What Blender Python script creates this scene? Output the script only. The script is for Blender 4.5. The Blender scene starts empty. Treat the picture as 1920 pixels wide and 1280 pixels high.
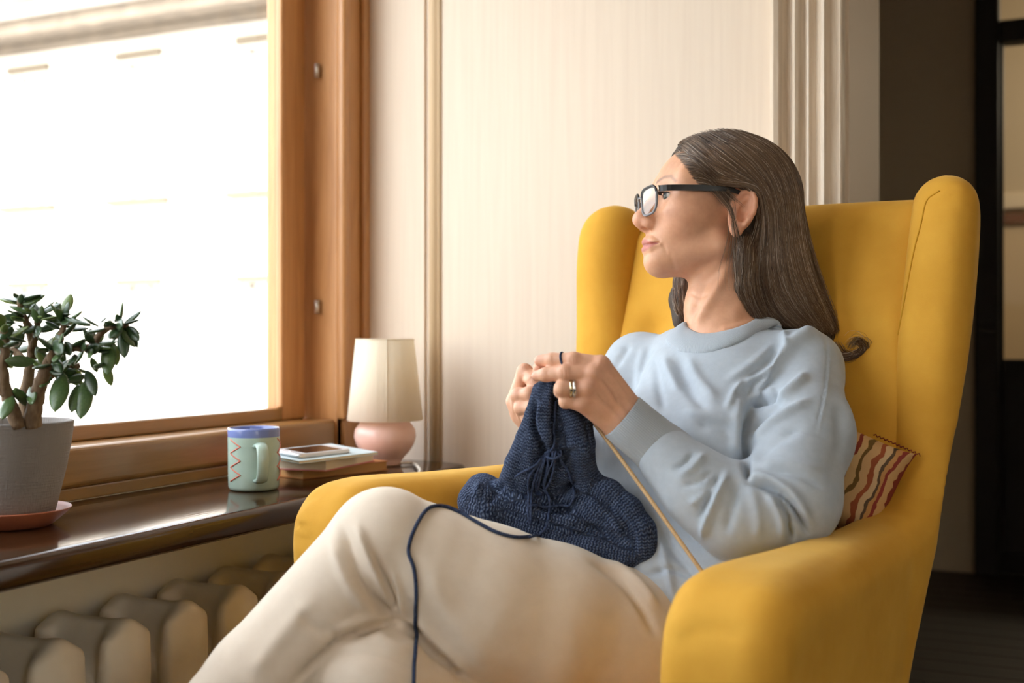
import bpy, bmesh, math, random
import numpy as np
from mathutils import Vector, Matrix

random.seed(7)
rng = np.random.default_rng(7)
SC = bpy.context.scene
COL = SC.collection

# ------------------------------------------------------------------ camera, world, sun, exposure
FPX, CZ, TH = 2200.0, 0.92, math.radians(24.9)
CT, ST = math.cos(TH), math.sin(TH)
cam_d = bpy.data.cameras.new('camera')
cam_d.sensor_width = 36.0
cam_d.lens = FPX / 1920 * 36
cam_d.dof.use_dof = True
cam_d.dof.focus_distance = 1.86
cam_d.dof.aperture_fstop = 3.0
cam_d.clip_start = 0.02
cam = bpy.data.objects.new('camera', cam_d)
cam.location = (0, 0, CZ)
cam.rotation_euler = (math.pi / 2, 0, TH)
COL.objects.link(cam)
SC.camera = cam

world = bpy.data.worlds.new('sky')
SC.world = world
world.use_nodes = True
wn = world.node_tree.nodes
bg = wn['Background']
sky = wn.new('ShaderNodeTexSky')
sky.sky_type = 'NISHITA'
sky.sun_disc = False
sky.sun_elevation = math.radians(38)
sky.sun_rotation = math.radians(165)
sky.air_density = 1.0
sky.dust_density = 3.0
sky.ozone_density = 1.0
mixw = wn.new('ShaderNodeMix'); mixw.data_type = 'RGBA'
mixw.inputs[0].default_value = 0.5
mixw.inputs[7].default_value = (6.2, 6.0, 5.7, 1)      # thin bright haze over the blue
world.node_tree.links.new(sky.outputs[0], mixw.inputs[6])
world.node_tree.links.new(mixw.outputs[2], bg.inputs[0])
bg.inputs[1].default_value = 1.0

sun_d = bpy.data.lights.new('sun', 'SUN')
sun_d.energy = 4.5
sun_d.angle = math.radians(1.0)
sun_d.color = (1.0, 0.93, 0.84)
sun = bpy.data.objects.new('sun', sun_d)
sun.rotation_euler = Vector((0.0, 0.78, -0.62)).to_track_quat('-Z', 'Y').to_euler()
COL.objects.link(sun)

vs = SC.view_settings
vs.view_transform = 'Standard'
vs.look = 'None'
vs.gamma = 1.0
vs.exposure = 0.44
vs.use_curve_mapping = False
SC.cycles.max_bounces = 10
SC.cycles.diffuse_bounces = 6
SC.cycles.transparent_max_bounces = 24
SC.cycles.sample_clamp_indirect = 8.0
SC.cycles.caustics_reflective = False
SC.cycles.caustics_refractive = False
try:
    SC.cycles.use_denoising = True
    SC.cycles.denoiser = 'OPENIMAGEDENOISE'
except Exception:
    pass

# ------------------------------------------------------------------ frames
# camera frame (a right, d forward, z up);  chair frame B (w towards her left, l backwards from the chair front, z up)
SP, CP = math.sin(math.radians(50)), math.cos(math.radians(50))
CA0, CD0 = -0.03, 1.49

def cam2world(p):
    p = np.asarray(p, float)
    a, d, z = p[..., 0], p[..., 1], p[..., 2]
    return np.stack([CT * a - ST * d, ST * a + CT * d, z], -1)

def b2cam(p):
    p = np.asarray(p, float)
    w, l, z = p[..., 0], p[..., 1], p[..., 2]
    return np.stack([CA0 + CP * l + SP * w, CD0 + SP * l - CP * w, z], -1)

def cam2b(p):
    p = np.asarray(p, float)
    a, d, z = p[..., 0] - CA0, p[..., 1] - CD0, p[..., 2]
    return np.stack([SP * a - CP * d, CP * a + SP * d, z], -1)

def b2world(p): return cam2world(b2cam(p))
def Q(px, v, d): return np.array([(px - 960) / FPX * d, d, CZ - (v - 640) / FPX * d])
def PB(px, v, d): return cam2b(Q(px, v, d))
def PW(px, v, d): return cam2world(Q(px, v, d))
def b2px(p):
    c = b2cam(p)
    return np.stack([960 + FPX * c[..., 0] / c[..., 1], 640 + FPX * (CZ - c[..., 2]) / c[..., 1]], -1)
ident = lambda p: np.asarray(p, float)

# ------------------------------------------------------------------ materials
def mat(name, col=(.5, .5, .5), rough=.5, metal=0., spec=None, **kw):
    m = bpy.data.materials.new(name)
    m.use_nodes = True
    p = m.node_tree.nodes['Principled BSDF']
    p.inputs['Base Color'].default_value = (*col, 1)
    p.inputs['Roughness'].default_value = rough
    p.inputs['Metallic'].default_value = metal
    if spec is not None: p.inputs['Specular IOR Level'].default_value = spec
    for k, v in kw.items():
        p.inputs[k.replace('_', ' ')].default_value = v
    return m

def nt(m): return m.node_tree.nodes, m.node_tree.links, m.node_tree.nodes['Principled BSDF']

def coords(m, scale=(1, 1, 1), kind='Object', rot=(0, 0, 0)):
    n, L, p = nt(m)
    tc = n.new('ShaderNodeTexCoord'); mp = n.new('ShaderNodeMapping')
    mp.inputs['Scale'].default_value = scale
    mp.inputs['Rotation'].default_value = rot
    L.new(tc.outputs[kind], mp.inputs['Vector'])
    return mp.outputs['Vector']

def noise(m, vec, scale=5, detail=4, rough=.5, dist=0.):
    n, L, p = nt(m)
    t = n.new('ShaderNodeTexNoise')
    t.inputs['Scale'].default_value = scale; t.inputs['Detail'].default_value = detail
    t.inputs['Roughness'].default_value = rough; t.inputs['Distortion'].default_value = dist
    L.new(vec, t.inputs['Vector'])
    return t.outputs['Fac']

def ramp(m, fac, stops):
    n, L, p = nt(m)
    r = n.new('ShaderNodeValToRGB')
    e = r.color_ramp.elements
    while len(e) < len(stops): e.new(.5)
    for i, (q, c) in enumerate(stops):
        e[i].position = q; e[i].color = (*c, 1)
    L.new(fac, r.inputs['Fac'])
    return r.outputs['Color']

def base(m, sock):
    n, L, p = nt(m); L.new(sock, p.inputs['Base Color'])

def bump(m, fac, strength=.3, dist=.002, prev=None):
    n, L, p = nt(m)
    b = n.new('ShaderNodeBump')
    b.inputs['Strength'].default_value = strength; b.inputs['Distance'].default_value = dist
    L.new(fac, b.inputs['Height'])
    if prev is not None: L.new(prev, b.inputs['Normal'])
    L.new(b.outputs['Normal'], p.inputs['Normal'])
    return b.outputs['Normal']

def wood(name, dark, light, rough=.35, axis=1, coat=0., sc=1.):
    m = mat(name, light, rough)
    s = [14 * sc] * 3; s[axis] = 1.1 * sc
    v = coords(m, s)
    f = noise(m, v, 2.2, 6, .6, .6)
    base(m, ramp(m, f, [(.3, dark), (.5, tuple((a + b) / 2 for a, b in zip(dark, light))), (.72, light)]))
    s2 = [90 * sc] * 3; s2[axis] = 3 * sc
    bump(m, noise(m, coords(m, s2), 2, 3), .15, .001)
    if coat:
        nt(m)[2].inputs['Coat Weight'].default_value = coat
        nt(m)[2].inputs['Coat Roughness'].default_value = .12
    return m

def fabric(name, c1, c2, rough=.85, weave=900, sheen=.3, bs=.25, mott=6):
    m = mat(name, c1, rough, spec=.2)
    v = coords(m)
    f = noise(m, v, mott, 5, .6)
    base(m, ramp(m, f, [(.3, c1), (.7, c2)]))
    bump(m, noise(m, v, weave, 2), bs, .0008)
    p = nt(m)[2]
    p.inputs['Sheen Weight'].default_value = sheen
    p.inputs['Sheen Roughness'].default_value = .45
    p.inputs['Sheen Tint'].default_value = (*[min(1, x * 1.3 + .1) for x in c2], 1)
    return m

M = {}
M['wallpaper'] = mat('cream_wallpaper', (.80, .70, .585), .75)
_v = coords(M['wallpaper'], (60, 60, 3)); bump(M['wallpaper'], noise(M['wallpaper'], _v, 4, 4), .12, .002)
base(M['wallpaper'], ramp(M['wallpaper'], noise(M['wallpaper'], coords(M['wallpaper'], (30, 30, 1.0)), 3, 3), [(.3, (.745, .640, .535)), (.7, (.79, .69, .58))]))
M['sillwall'] = mat('painted_plaster', (.76, .71, .56), .6)
bump(M['sillwall'], noise(M['sillwall'], coords(M['sillwall']), 30, 4), .1, .002)
M['plaster'] = mat('room_plaster', (.78, .70, .60), .8)
bump(M['plaster'], noise(M['plaster'], coords(M['plaster']), 40, 4), .1, .002)
M['casing'] = mat('casing_paint', (.78, .68, .56), .42)
base(M['casing'], ramp(M['casing'], noise(M['casing'], coords(M['casing'], (40, 40, 2)), 3, 5), [(.3, (.58, .48, .37)), (.65, (.72, .62, .505))]))
bump(M['casing'], noise(M['casing'], coords(M['casing'], (60, 60, 4)), 4, 4), .25, .003)
M['jamb'] = mat('tan_jamb_paint', (.78, .66, .53), .7)
bump(M['jamb'], noise(M['jamb'], coords(M['jamb'], (40, 40, 4)), 4, 4), .2, .003)
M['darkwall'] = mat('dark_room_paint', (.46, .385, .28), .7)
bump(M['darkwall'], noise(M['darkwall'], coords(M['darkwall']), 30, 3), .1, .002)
M['black'] = mat('black_door_paint', (.008, .007, .006), .6)
M['beige'] = mat('far_room_paint', (.55, .43, .28), .8)
bump(M['beige'], noise(M['beige'], coords(M['beige']), 30, 3), .1, .002)
M['winwood'] = wood('varnished_pine', (.40, .175, .055), (.60, .31, .12), .36, 2, .2)  # base lightened to put the lens haze round the window into the wood
M['winwood_h'] = wood('varnished_pine_rail', (.25, .125, .036), (.39, .205, .064), .3, 1, .3)
M['sill'] = wood('dark_varnished_wood', (.022, .010, .004), (.060, .027, .011), .12, 1, .0)
M['floor'] = wood('dark_floor_oak', (.026, .019, .013), (.045, .032, .022), .5, 0, 0)
M['radiator'] = mat('cream_radiator_enamel', (.58, .50, .35), .38)
base(M['radiator'], ramp(M['radiator'], noise(M['radiator'], coords(M['radiator']), 14, 5), [(.3, (.68, .60, .46)), (.7, (.78, .70, .55))]))
bump(M['radiator'], noise(M['radiator'], coords(M['radiator']), 160, 3), .2, .001)
M['facade'] = mat('sunlit_render', (.84, .81, .77), .9)
bump(M['facade'], noise(M['facade'], coords(M['facade']), 6, 4), .1, .01)
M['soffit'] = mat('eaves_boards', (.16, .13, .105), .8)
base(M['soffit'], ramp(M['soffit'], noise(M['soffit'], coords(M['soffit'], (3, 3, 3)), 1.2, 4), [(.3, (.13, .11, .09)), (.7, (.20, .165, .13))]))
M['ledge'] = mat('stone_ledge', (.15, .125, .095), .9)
M['asphalt'] = mat('courtyard_paving', (.40, .38, .36), .9)
M['farglass'] = mat('facade_window_glass', (.45, .47, .5), .08, spec=.6)
M['white_metal'] = mat('white_window_paint', (.8, .8, .78), .5)

def glass_mat(name, tint=(1, 1, 1)):
    m = bpy.data.materials.new(name); m.use_nodes = True
    n, L = m.node_tree.nodes, m.node_tree.links
    n.remove(n['Principled BSDF'])
    tr = n.new('ShaderNodeBsdfTransparent'); tr.inputs[0].default_value = (*tint, 1)
    gl = n.new('ShaderNodeBsdfGlossy'); gl.inputs['Roughness'].default_value = .02
    fr = n.new('ShaderNodeFresnel'); fr.inputs[0].default_value = 1.45
    mx = n.new('ShaderNodeMixShader')
    ge = n.new('ShaderNodeNewGeometry'); inv = n.new('ShaderNodeMath'); inv.operation = 'SUBTRACT'; inv.inputs[0].default_value = 1
    mu = n.new('ShaderNodeMath'); mu.operation = 'MULTIPLY'      # the far side of the sheet reflects nothing more
    L.new(ge.outputs['Backfacing'], inv.inputs[1]); L.new(inv.outputs[0], mu.inputs[0]); L.new(fr.outputs[0], mu.inputs[1])
    L.new(mu.outputs[0], mx.inputs[0]); L.new(tr.outputs[0], mx.inputs[1]); L.new(gl.outputs[0], mx.inputs[2])
    L.new(mx.outputs[0], n['Material Output'].inputs[0])
    return m
M['glass'] = glass_mat('clear_pane', (.97, .98, .97))

# ------------------------------------------------------------------ mesh helpers
def origin_of(parent):
    return np.array(parent.matrix_world.translation) if parent is not None else np.zeros(3)

_org = {}
def put(name, V, F, m, parent=None, smooth=True, uv=None, col=None, normals=None, own=True):
    """One mesh object from world-space vertices; its origin sits at its own base centre (or at its parent's)."""
    V = np.asarray(V, np.float64)
    po = _org[parent.name] if parent is not None else np.zeros(3)
    o0 = np.array([(V[:, 0].min() + V[:, 0].max()) / 2, (V[:, 1].min() + V[:, 1].max()) / 2, V[:, 2].min()])
    me = bpy.data.meshes.new(name)
    L = V - o0
    if isinstance(F, np.ndarray):
        k = F.shape[1]
        me.vertices.add(len(L)); me.vertices.foreach_set('co', L.astype(np.float32).ravel())
        me.loops.add(F.size); me.loops.foreach_set('vertex_index', F.astype(np.int32).ravel())
        me.polygons.add(len(F))
        me.polygons.foreach_set('loop_start', np.arange(0, F.size, k, dtype=np.int32))
        me.update(calc_edges=True)
        me.validate()
    else:
        me.from_pydata([tuple(x) for x in L], [], F)
        me.update()
    if smooth: me.polygons.foreach_set('use_smooth', [True] * len(me.polygons))
    if uv is not None:
        ul = me.uv_layers.new(name='UVMap')
        li = np.zeros(len(me.loops), np.int32); me.loops.foreach_get('vertex_index', li)
        ul.data.foreach_set('uv', np.asarray(uv, np.float32)[li].ravel())
    if col is not None:
        at = me.color_attributes.new('Col', 'FLOAT_COLOR', 'POINT')
        c4 = np.ones((len(L), 4), np.float32); c4[:, :3] = col
        at.data.foreach_set('color', c4.ravel())
    if m is not None: me.materials.append(m)
    o = bpy.data.objects.new(name, me)
    COL.objects.link(o)
    if parent is not None: o.parent = parent
    o.location = o0 - po
    _org[o.name] = o0
    return o

def thing(name, label, cat, loc, group=None):
    o = bpy.data.objects.new(name, None)
    o.empty_display_size = .05
    o.location = loc
    o['label'] = label; o['category'] = cat
    if group: o['group'] = group
    COL.objects.link(o)
    _org[o.name] = np.array(loc, float)
    return o

def tag(o, label, cat, group=None):
    o['label'] = label; o['category'] = cat
    if group: o['group'] = group
    return o

def structure(o):
    o['kind'] = 'structure'
    return o

def box(lo, hi, bev=0.0, seg=2):
    bm = bmesh.new()
    bmesh.ops.create_cube(bm, size=1)
    lo, hi = np.array(lo, float), np.array(hi, float)
    for v in bm.verts:
        v.co = Vector(((lo + hi) / 2 + np.array(v.co) * (hi - lo)))
    if bev: bmesh.ops.bevel(bm, geom=bm.edges[:], offset=bev, segments=seg, profile=.5, affect='EDGES')
    V = np.array([v.co[:] for v in bm.verts]); bm.verts.index_update()
    F = [[v.index for v in f.verts] for f in bm.faces]
    bm.free()
    return V, F

def join(*vf):
    Vs, Fs, n = [], [], 0
    for V, F in vf:
        Vs.append(np.asarray(V, float)); Fs += [[int(i) + n for i in f] for f in F]; n += len(V)
    return np.vstack(Vs), Fs

def rotz(V, ang, c):
    c = np.asarray(c, float); V = np.asarray(V, float) - c
    ca, sa = math.cos(ang), math.sin(ang)
    return np.stack([ca * V[:, 0] - sa * V[:, 1], sa * V[:, 0] + ca * V[:, 1], V[:, 2]], -1) + c

def lathe(prof, n=48, c=(0, 0, 0), close=False):
    """prof: list of (r, z)."""
    prof = np.array(prof, float); k = len(prof)
    t = np.linspace(0, 2 * np.pi, n, endpoint=False)
    V = np.stack([np.outer(np.cos(t), prof[:, 0]), np.outer(np.sin(t), prof[:, 0]), np.tile(prof[:, 1], (n, 1))], -1).reshape(-1, 3) + np.array(c)
    F = []
    for i in range(n):
        j = (i + 1) % n
        for q in range(k - 1 if not close else k):
            r = (q + 1) % k
            F.append([i * k + q, j * k + q, j * k + r, i * k + r])
    return V, F

def spline(P, n):
    """Catmull-Rom through P, n samples (by chord length)."""
    P = np.asarray(P, float)
    if len(P) < 3:
        t = np.linspace(0, 1, n)[:, None]; return P[0] * (1 - t) + P[-1] * t
    E = np.vstack([2 * P[0] - P[1], P, 2 * P[-1] - P[-2]])
    s = np.concatenate([[0], np.cumsum(np.linalg.norm(np.diff(P, axis=0), axis=1))])
    q = np.linspace(0, s[-1], n)
    i = np.clip(np.searchsorted(s, q, side='right') - 1, 0, len(P) - 2)
    t = ((q - s[i]) / np.maximum(s[i + 1] - s[i], 1e-9))[:, None]
    p0, p1, p2, p3 = E[i], E[i + 1], E[i + 2], E[i + 3]
    return .5 * ((2 * p1) + (-p0 + p2) * t + (2 * p0 - 5 * p1 + 4 * p2 - p3) * t ** 2 + (-p0 + 3 * p1 - 3 * p2 + p3) * t ** 3)

def tube(P, r, n=10, caps=True, closed=False, flat=1.0):
    """Swept round tube with parallel-transport frames; r scalar or per point."""
    P = np.asarray(P, float); k = len(P)
    r = np.full(k, r) if np.isscalar(r) else np.asarray(r, float)
    T = np.gradient(P, axis=0)
    if closed: T = np.roll(P, -1, 0) - np.roll(P, 1, 0)
    T /= np.linalg.norm(T, axis=1)[:, None] + 1e-12
    u = np.cross(T[0], [0, 0, 1.]);
    if np.linalg.norm(u) < 1e-3: u = np.cross(T[0], [0, 1., 0])
    u /= np.linalg.norm(u)
    V = []
    th = np.linspace(0, 2 * np.pi, n, endpoint=False)
    for i in range(k):
        u = u - T[i] * np.dot(u, T[i]); u /= np.linalg.norm(u) + 1e-12
        w = np.cross(T[i], u)
        V.append(P[i] + r[i] * (np.outer(np.cos(th), u) + flat * np.outer(np.sin(th), w)))
    V = np.vstack(V); F = []
    for i in range(k if closed else k - 1):
        i2 = (i + 1) % k
        for q in range(n):
            q2 = (q + 1) % n
            F.append([i * n + q, i * n + q2, i2 * n + q2, i2 * n + q])
    if caps and not closed:
        F.append(list(range(n))[::-1]); F.append([(k - 1) * n + q for q in range(n)])
    return V, F

# ------------------------------------------------------------------ signed-distance sculpting (smooth unions, then surface nets)
class Field:
    def __init__(s, lo, hi, h):
        s.lo, s.h = np.array(lo, float), float(h)
        n = np.ceil((np.array(hi) - s.lo) / h).astype(int) + 1
        s.ax = [(s.lo[i] + h * np.arange(n[i])).astype(np.float32) for i in range(3)]
        s.D = np.full(n, .5, np.float32)
    def win(s, lo, hi):
        r = []
        for i in range(3):
            a = int(np.clip(math.floor((lo[i] - s.lo[i]) / s.h), 0, len(s.ax[i])))
            b = int(np.clip(math.ceil((hi[i] - s.lo[i]) / s.h) + 1, 0, len(s.ax[i])))
            r.append(slice(a, b))
        return tuple(r)
    def grid(s, w): return np.meshgrid(s.ax[0][w[0]], s.ax[1][w[1]], s.ax[2][w[2]], indexing='ij', sparse=True)
    def add(s, fn, lo, hi, k=.01, op='u'):
        m = k + 2.5 * s.h
        w = s.win(np.array(lo) - m, np.array(hi) + m)
        if any(q.stop <= q.start for q in w): return s
        X, Y, Z = s.grid(w)
        d = fn(X, Y, Z); D = s.D[w]
        if op == 'u':
            hh = np.maximum(k - np.abs(d - D), 0) / max(k, 1e-9)
            s.D[w] = np.minimum(d, D) - hh * hh * k * .25
        elif op == 's':
            d = -d
            hh = np.maximum(k - np.abs(d - D), 0) / max(k, 1e-9)
            s.D[w] = np.maximum(d, D) + hh * hh * k * .25
        elif op == 'i':
            s.D[w] = np.maximum(d, D)
        elif op == '+':
            s.D[w] = D + d
        return s
    def cap(s, a, b, ra, rb, k=.01, sc=(1, 1, 1), op='u'):
        sc = np.array(sc, float)
        a, b = np.array(a, float), np.array(b, float); R = max(ra, rb)
        A, Bv = a / sc, b / sc; ab = Bv - A; L2 = float(ab @ ab) + 1e-12
        def fn(X, Y, Z):
            x, y, z = X / sc[0] - A[0], Y / sc[1] - A[1], Z / sc[2] - A[2]
            t = np.clip((x * ab[0] + y * ab[1] + z * ab[2]) / L2, 0, 1)
            return (np.sqrt((x - t * ab[0]) ** 2 + (y - t * ab[1]) ** 2 + (z - t * ab[2]) ** 2) - (ra + (rb - ra) * t)).astype(np.float32) * np.float32(sc.min() ** .5)
        return s.add(fn, np.minimum(a, b) - R * sc, np.maximum(a, b) + R * sc, k, op)
    def ch(s, pts, rs, k=.01, sc=(1, 1, 1)):
        for i in range(len(pts) - 1): s.cap(pts[i], pts[i + 1], rs[i], rs[i + 1], k, sc)
        return s
    def ell(s, c, r, k=.01, R=None, op='u'):
        """ellipsoid; R rows = its axes"""
        c, r = np.array(c, float), np.array(r, float)
        Rm = np.eye(3) if R is None else np.array(R, float)
        def fn(X, Y, Z):
            x, y, z = X - c[0], Y - c[1], Z - c[2]
            u = [(Rm[i, 0] * x + Rm[i, 1] * y + Rm[i, 2] * z) for i in range(3)]
            k0 = np.sqrt(sum((u[i] / r[i]) ** 2 for i in range(3)))
            k1 = np.sqrt(sum((u[i] / r[i] ** 2) ** 2 for i in range(3))) + 1e-9
            return (k0 * (k0 - 1) / k1).astype(np.float32)
        m = r.max() if R is not None else r
        return s.add(fn, c - m, c + m, k, op)
    def rbox(s, c, hs, rad, k=.01, R=None, op='u'):
        c, hs = np.array(c, float), np.array(hs, float)
        Rm = np.eye(3) if R is None else np.array(R, float)
        def fn(X, Y, Z):
            x, y, z = X - c[0], Y - c[1], Z - c[2]
            q = [np.abs(Rm[i, 0] * x + Rm[i, 1] * y + Rm[i, 2] * z) - (hs[i] - rad) for i in range(3)]
            out = np.sqrt(sum(np.maximum(t, 0) ** 2 for t in q))
            return (out + np.minimum(np.maximum(np.maximum(q[0], q[1]), q[2]), 0) - rad).astype(np.float32)
        m = np.full(3, np.linalg.norm(hs)) if R is not None else hs
        return s.add(fn, c - m, c + m, k, op)
    def mesh(s):
        D, h = s.D, s.h
        S = D < 0
        n = np.array(D.shape) - 1
        cnt = np.zeros(n, np.int8)
        for dx in (0, 1):
            for dy in (0, 1):
                for dz in (0, 1):
                    cnt += S[dx:dx + n[0], dy:dy + n[1], dz:dz + n[2]]
        mask = (cnt > 0) & (cnt < 8)
        I = np.argwhere(mask)
        idx = np.full(n, -1, np.int64); idx[mask] = np.arange(len(I))
        pos = np.zeros((len(I), 3)); num = np.zeros(len(I))
        C = [(0, 0, 0), (1, 0, 0), (0, 1, 0), (1, 1, 0), (0, 0, 1), (1, 0, 1), (0, 1, 1), (1, 1, 1)]
        vals = [D[I[:, 0] + c[0], I[:, 1] + c[1], I[:, 2] + c[2]].astype(np.float64) for c in C]
        for a in range(8):
            for b in range(a + 1, 8):
                ca, cb = np.array(C[a]), np.array(C[b])
                if np.abs(ca - cb).sum() != 1: continue
                va, vb = vals[a], vals[b]
                cr = (va < 0) != (vb < 0)
                t = np.where(cr, va / np.where(cr, va - vb, 1), 0)[:, None]
                pos += np.where(cr[:, None], ca + (cb - ca) * t, 0); num += cr
        V = s.lo + (I + pos / num[:, None]) * h
        F = []
        for ax in range(3):
            o1, o2 = [(1, 2), (2, 0), (0, 1)][ax]
            sl0 = [slice(None)] * 3; sl1 = [slice(None)] * 3
            sl0[ax] = slice(0, -1); sl1[ax] = slice(1, None)
            a, b = S[tuple(sl0)], S[tuple(sl1)]
            E = np.argwhere(a != b)
            E = E[(E[:, o1] > 0) & (E[:, o2] > 0) & (E[:, o1] < D.shape[o1] - 1) & (E[:, o2] < D.shape[o2] - 1)]
            sg = a[E[:, 0], E[:, 1], E[:, 2]]
            def cell(d1, d2):
                q = E.copy(); q[:, o1] -= d1; q[:, o2] -= d2
                return idx[q[:, 0], q[:, 1], q[:, 2]]
            quad = np.stack([cell(1, 1), cell(0, 1), cell(0, 0), cell(1, 0)], -1)
            quad[~sg] = quad[~sg][:, ::-1]
            F.append(quad)
        F = np.vstack(F)
        F = F[(F >= 0).all(1)]
        return V, F

def vnormals(V, F):
    a, b, c, d = V[F[:, 0]], V[F[:, 1]], V[F[:, 2]], V[F[:, 3]]
    n = np.cross(c - a, d - b)
    N = np.zeros_like(V)
    for i in range(4): np.add.at(N, F[:, i], n)
    return N / (np.linalg.norm(N, axis=1)[:, None] + 1e-12)

def relax(V, F, it=2, lam=.5):
    for _ in range(it):
        S = np.zeros_like(V); C = np.zeros(len(V))
        for i in range(4):
            for j in (1, 3):
                np.add.at(S, F[:, i], V[F[:, (i + j) % 4]]); np.add.at(C, F[:, i], 1)
        V = V + lam * (S / np.maximum(C, 1)[:, None] - V)
    return V

def polydist(P2, line):
    """distance of 2-D points to a polyline, and the running parameter 0..1"""
    line = np.asarray(line, float)
    best = np.full(len(P2), 1e9); tt = np.zeros(len(P2)); sgn = np.zeros(len(P2))
    k = len(line) - 1
    for i in range(k):
        a, b = line[i], line[i + 1]; ab = b - a
        t = np.clip(((P2 - a) @ ab) / (ab @ ab), 0, 1)
        r = P2 - a - t[:, None] * ab
        d = np.linalg.norm(r, axis=1)
        m = d < best
        best[m] = d[m]; tt[m] = (i + t[m]) / k
        sgn[m] = np.sign(ab[0] * r[m, 1] - ab[1] * r[m, 0])
    return best, tt, sgn

def folds(V, F, lst, to_px):
    """Sculpt creases: each (polyline in the photo's pixels, width px, height m); only surface that faces the lens moves."""
    N = vnormals(V, F)
    c = b2cam(V)
    n2 = b2cam(V + N) - c
    view = c - np.array([0, 0, CZ]); view /= np.linalg.norm(view, axis=1)[:, None]
    face = np.clip(-(n2 * view).sum(1) * 3, 0, 1)
    P2 = to_px(V)
    off = np.zeros(len(V))
    for line, wd, amp in lst:
        L = np.array(line, float)
        bb = (P2[:, 0] > L[:, 0].min() - 3 * wd) & (P2[:, 0] < L[:, 0].max() + 3 * wd) & (P2[:, 1] > L[:, 1].min() - 3 * wd) & (P2[:, 1] < L[:, 1].max() + 3 * wd)
        ii = np.where(bb)[0]
        if not len(ii): continue
        d, t, _ = polydist(P2[ii], spline(L, 24) if len(L) > 2 else L)
        env = np.clip(np.minimum(t, 1 - t) * 5 + .15, 0, 1)
        off[ii] += amp * np.exp(-(d / wd) ** 2) * env * face[ii]
    return V + N * off[:, None]

# ================================================================== THE SETTING
XW, YB = -1.50, 2.385          # window-wall face, back-wall face
ZC = 3.0
# --- floor, with dark planks laid in the further room
structure(put('floor', *join(box((-1.64, -3.2, -.12), (3.2, 2.836, -.014)), box((-.95, 2.836, -.12), (3.2, 8.0, -.014))), M['floor'], smooth=False))
fl = bpy.data.objects['floor']
pk_mesh = None
for r in range(26):
    yy = 1.9 + r * .121
    x0_, x1_ = (-.845, 1.8) if yy > 2.72 else (-1.45, 1.8)
    cut_ = [x0_] + [x for x in (x0_ + .35 + (r * .47) % 1.0 + 1.15 * c for c in range(-1, 4)) if x0_ + .15 < x < x1_ - .15] + [x1_]
    for xa, xb in zip(cut_[:-1], cut_[1:]):
        if pk_mesh is None:
            V_, F_0 = box((-.5, -.0585, -.0135), (.5, .0585, 0), .0015, 1)
            o = put('plank', V_, F_0, M['floor'], fl, smooth=False); pk_mesh = o.data
        else:
            o = bpy.data.objects.new('plank', pk_mesh); COL.objects.link(o); o.parent = fl
        o.location = Vector(((xa + xb) / 2, yy + .0585, -.0135)) - Vector(_org[fl.name])
        o.scale = (xb - xa - .003, 1, 1)
structure(put('ceiling', *join(box((-1.64, -3.2, ZC), (3.2, 2.836, ZC + .15)), box((-.95, 2.836, ZC), (3.2, 8.0, ZC + .15))), M['plaster'], smooth=False))

# --- left wall round two window openings (the second, behind the lens, is added as unseen fill)
WIN = [(0.10, 2.279), (-2.6, -0.55)]
ZS, ZT = .65, 2.45
XO = -1.64
parts = [box((XO, -3.2, 0), (XW, YB + .45, ZS - .04)), box((XO, .10, ZS - .05), (XW - .007, 2.279, ZS - .0005)), box((XO, -2.6, ZS - .05), (XW - .007, -.55, ZS - .0005)), box((XO, -3.2, ZT), (XW, YB + .45, ZC)), box((XO, -.55, ZS - .04), (XW, .10, ZT)),
         box((XO, -3.2, ZS - .04), (XW, -2.6, ZT)), box((XO, 2.279, ZS - .04), (XW, YB + .45, ZT))]
structure(put('wall_left', *join(*parts), M['sillwall'], smooth=False))
# --- back wall: left piece, lintel, right piece
structure(put('wall_back', *join(box((XW, YB, 0), (-.3846, YB + .45, ZC)), box((-.3846, YB, 2.6), (.95, YB + .45, ZC)), box((.95, YB, 0), (3.0, YB + .45, ZC))), M['wallpaper'], smooth=False))
structure(put('wall_right', *join(box((3.0, -3.2, 0), (3.15, YB, .65)), box((3.0, -3.2, 2.5), (3.15, YB, ZC)), box((3.0, -3.2, .65), (3.15, -2.4, 2.5)), box((3.0, -1.37, .65), (3.15, YB, 2.5))), M['plaster'], smooth=False))
structure(put('wall_front', *box((XW, -3.2, 0), (3.0, -3.05, ZC)), M['plaster'], smooth=False))
# further room (dark) and the room after it
structure(put('wall_far', *join(box((-.95, 5.0, 0), (-.292, 5.12, ZC)), box((-.292, 5.0, 2.55), (.80, 5.12, ZC)), box((.80, 5.0, 0), (3.0, 5.12, ZC))), M['darkwall'], smooth=False))
structure(put('wall_far_left', *box((-.95, YB + .45, 0), (-.85, 8.0, ZC)), M['darkwall'], smooth=False))
structure(put('wall_far_right', *box((3.0, YB, 0), (3.15, 8.0, ZC)), M['darkwall'], smooth=False))
structure(put('wall_last', *join(box((-.85, 7.4, 0), (3.0, 7.5, 1.78))), M['beige'], smooth=False))
structure(put('wall_last_upper', *box((-.85, 7.4, 1.78), (3.0, 7.5, ZC)), M['darkwall'], smooth=False))
M['railwood'] = wood('brown_picture_rail', (.10, .035, .012), (.16, .06, .022), .4, 0)
structure(put('trim_4', *box((-.85, 7.36, 1.60), (3.0, 7.398, 1.66), .006), M['railwood'], smooth=False))
M['pale'] = mat('pale_shelf_paint', (.62, .53, .40), .7)
structure(put('trim_5', *box((-.85, 7.34, 1.685), (3.0, 7.398, 1.78), .01), M['pale'], smooth=False))
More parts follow.
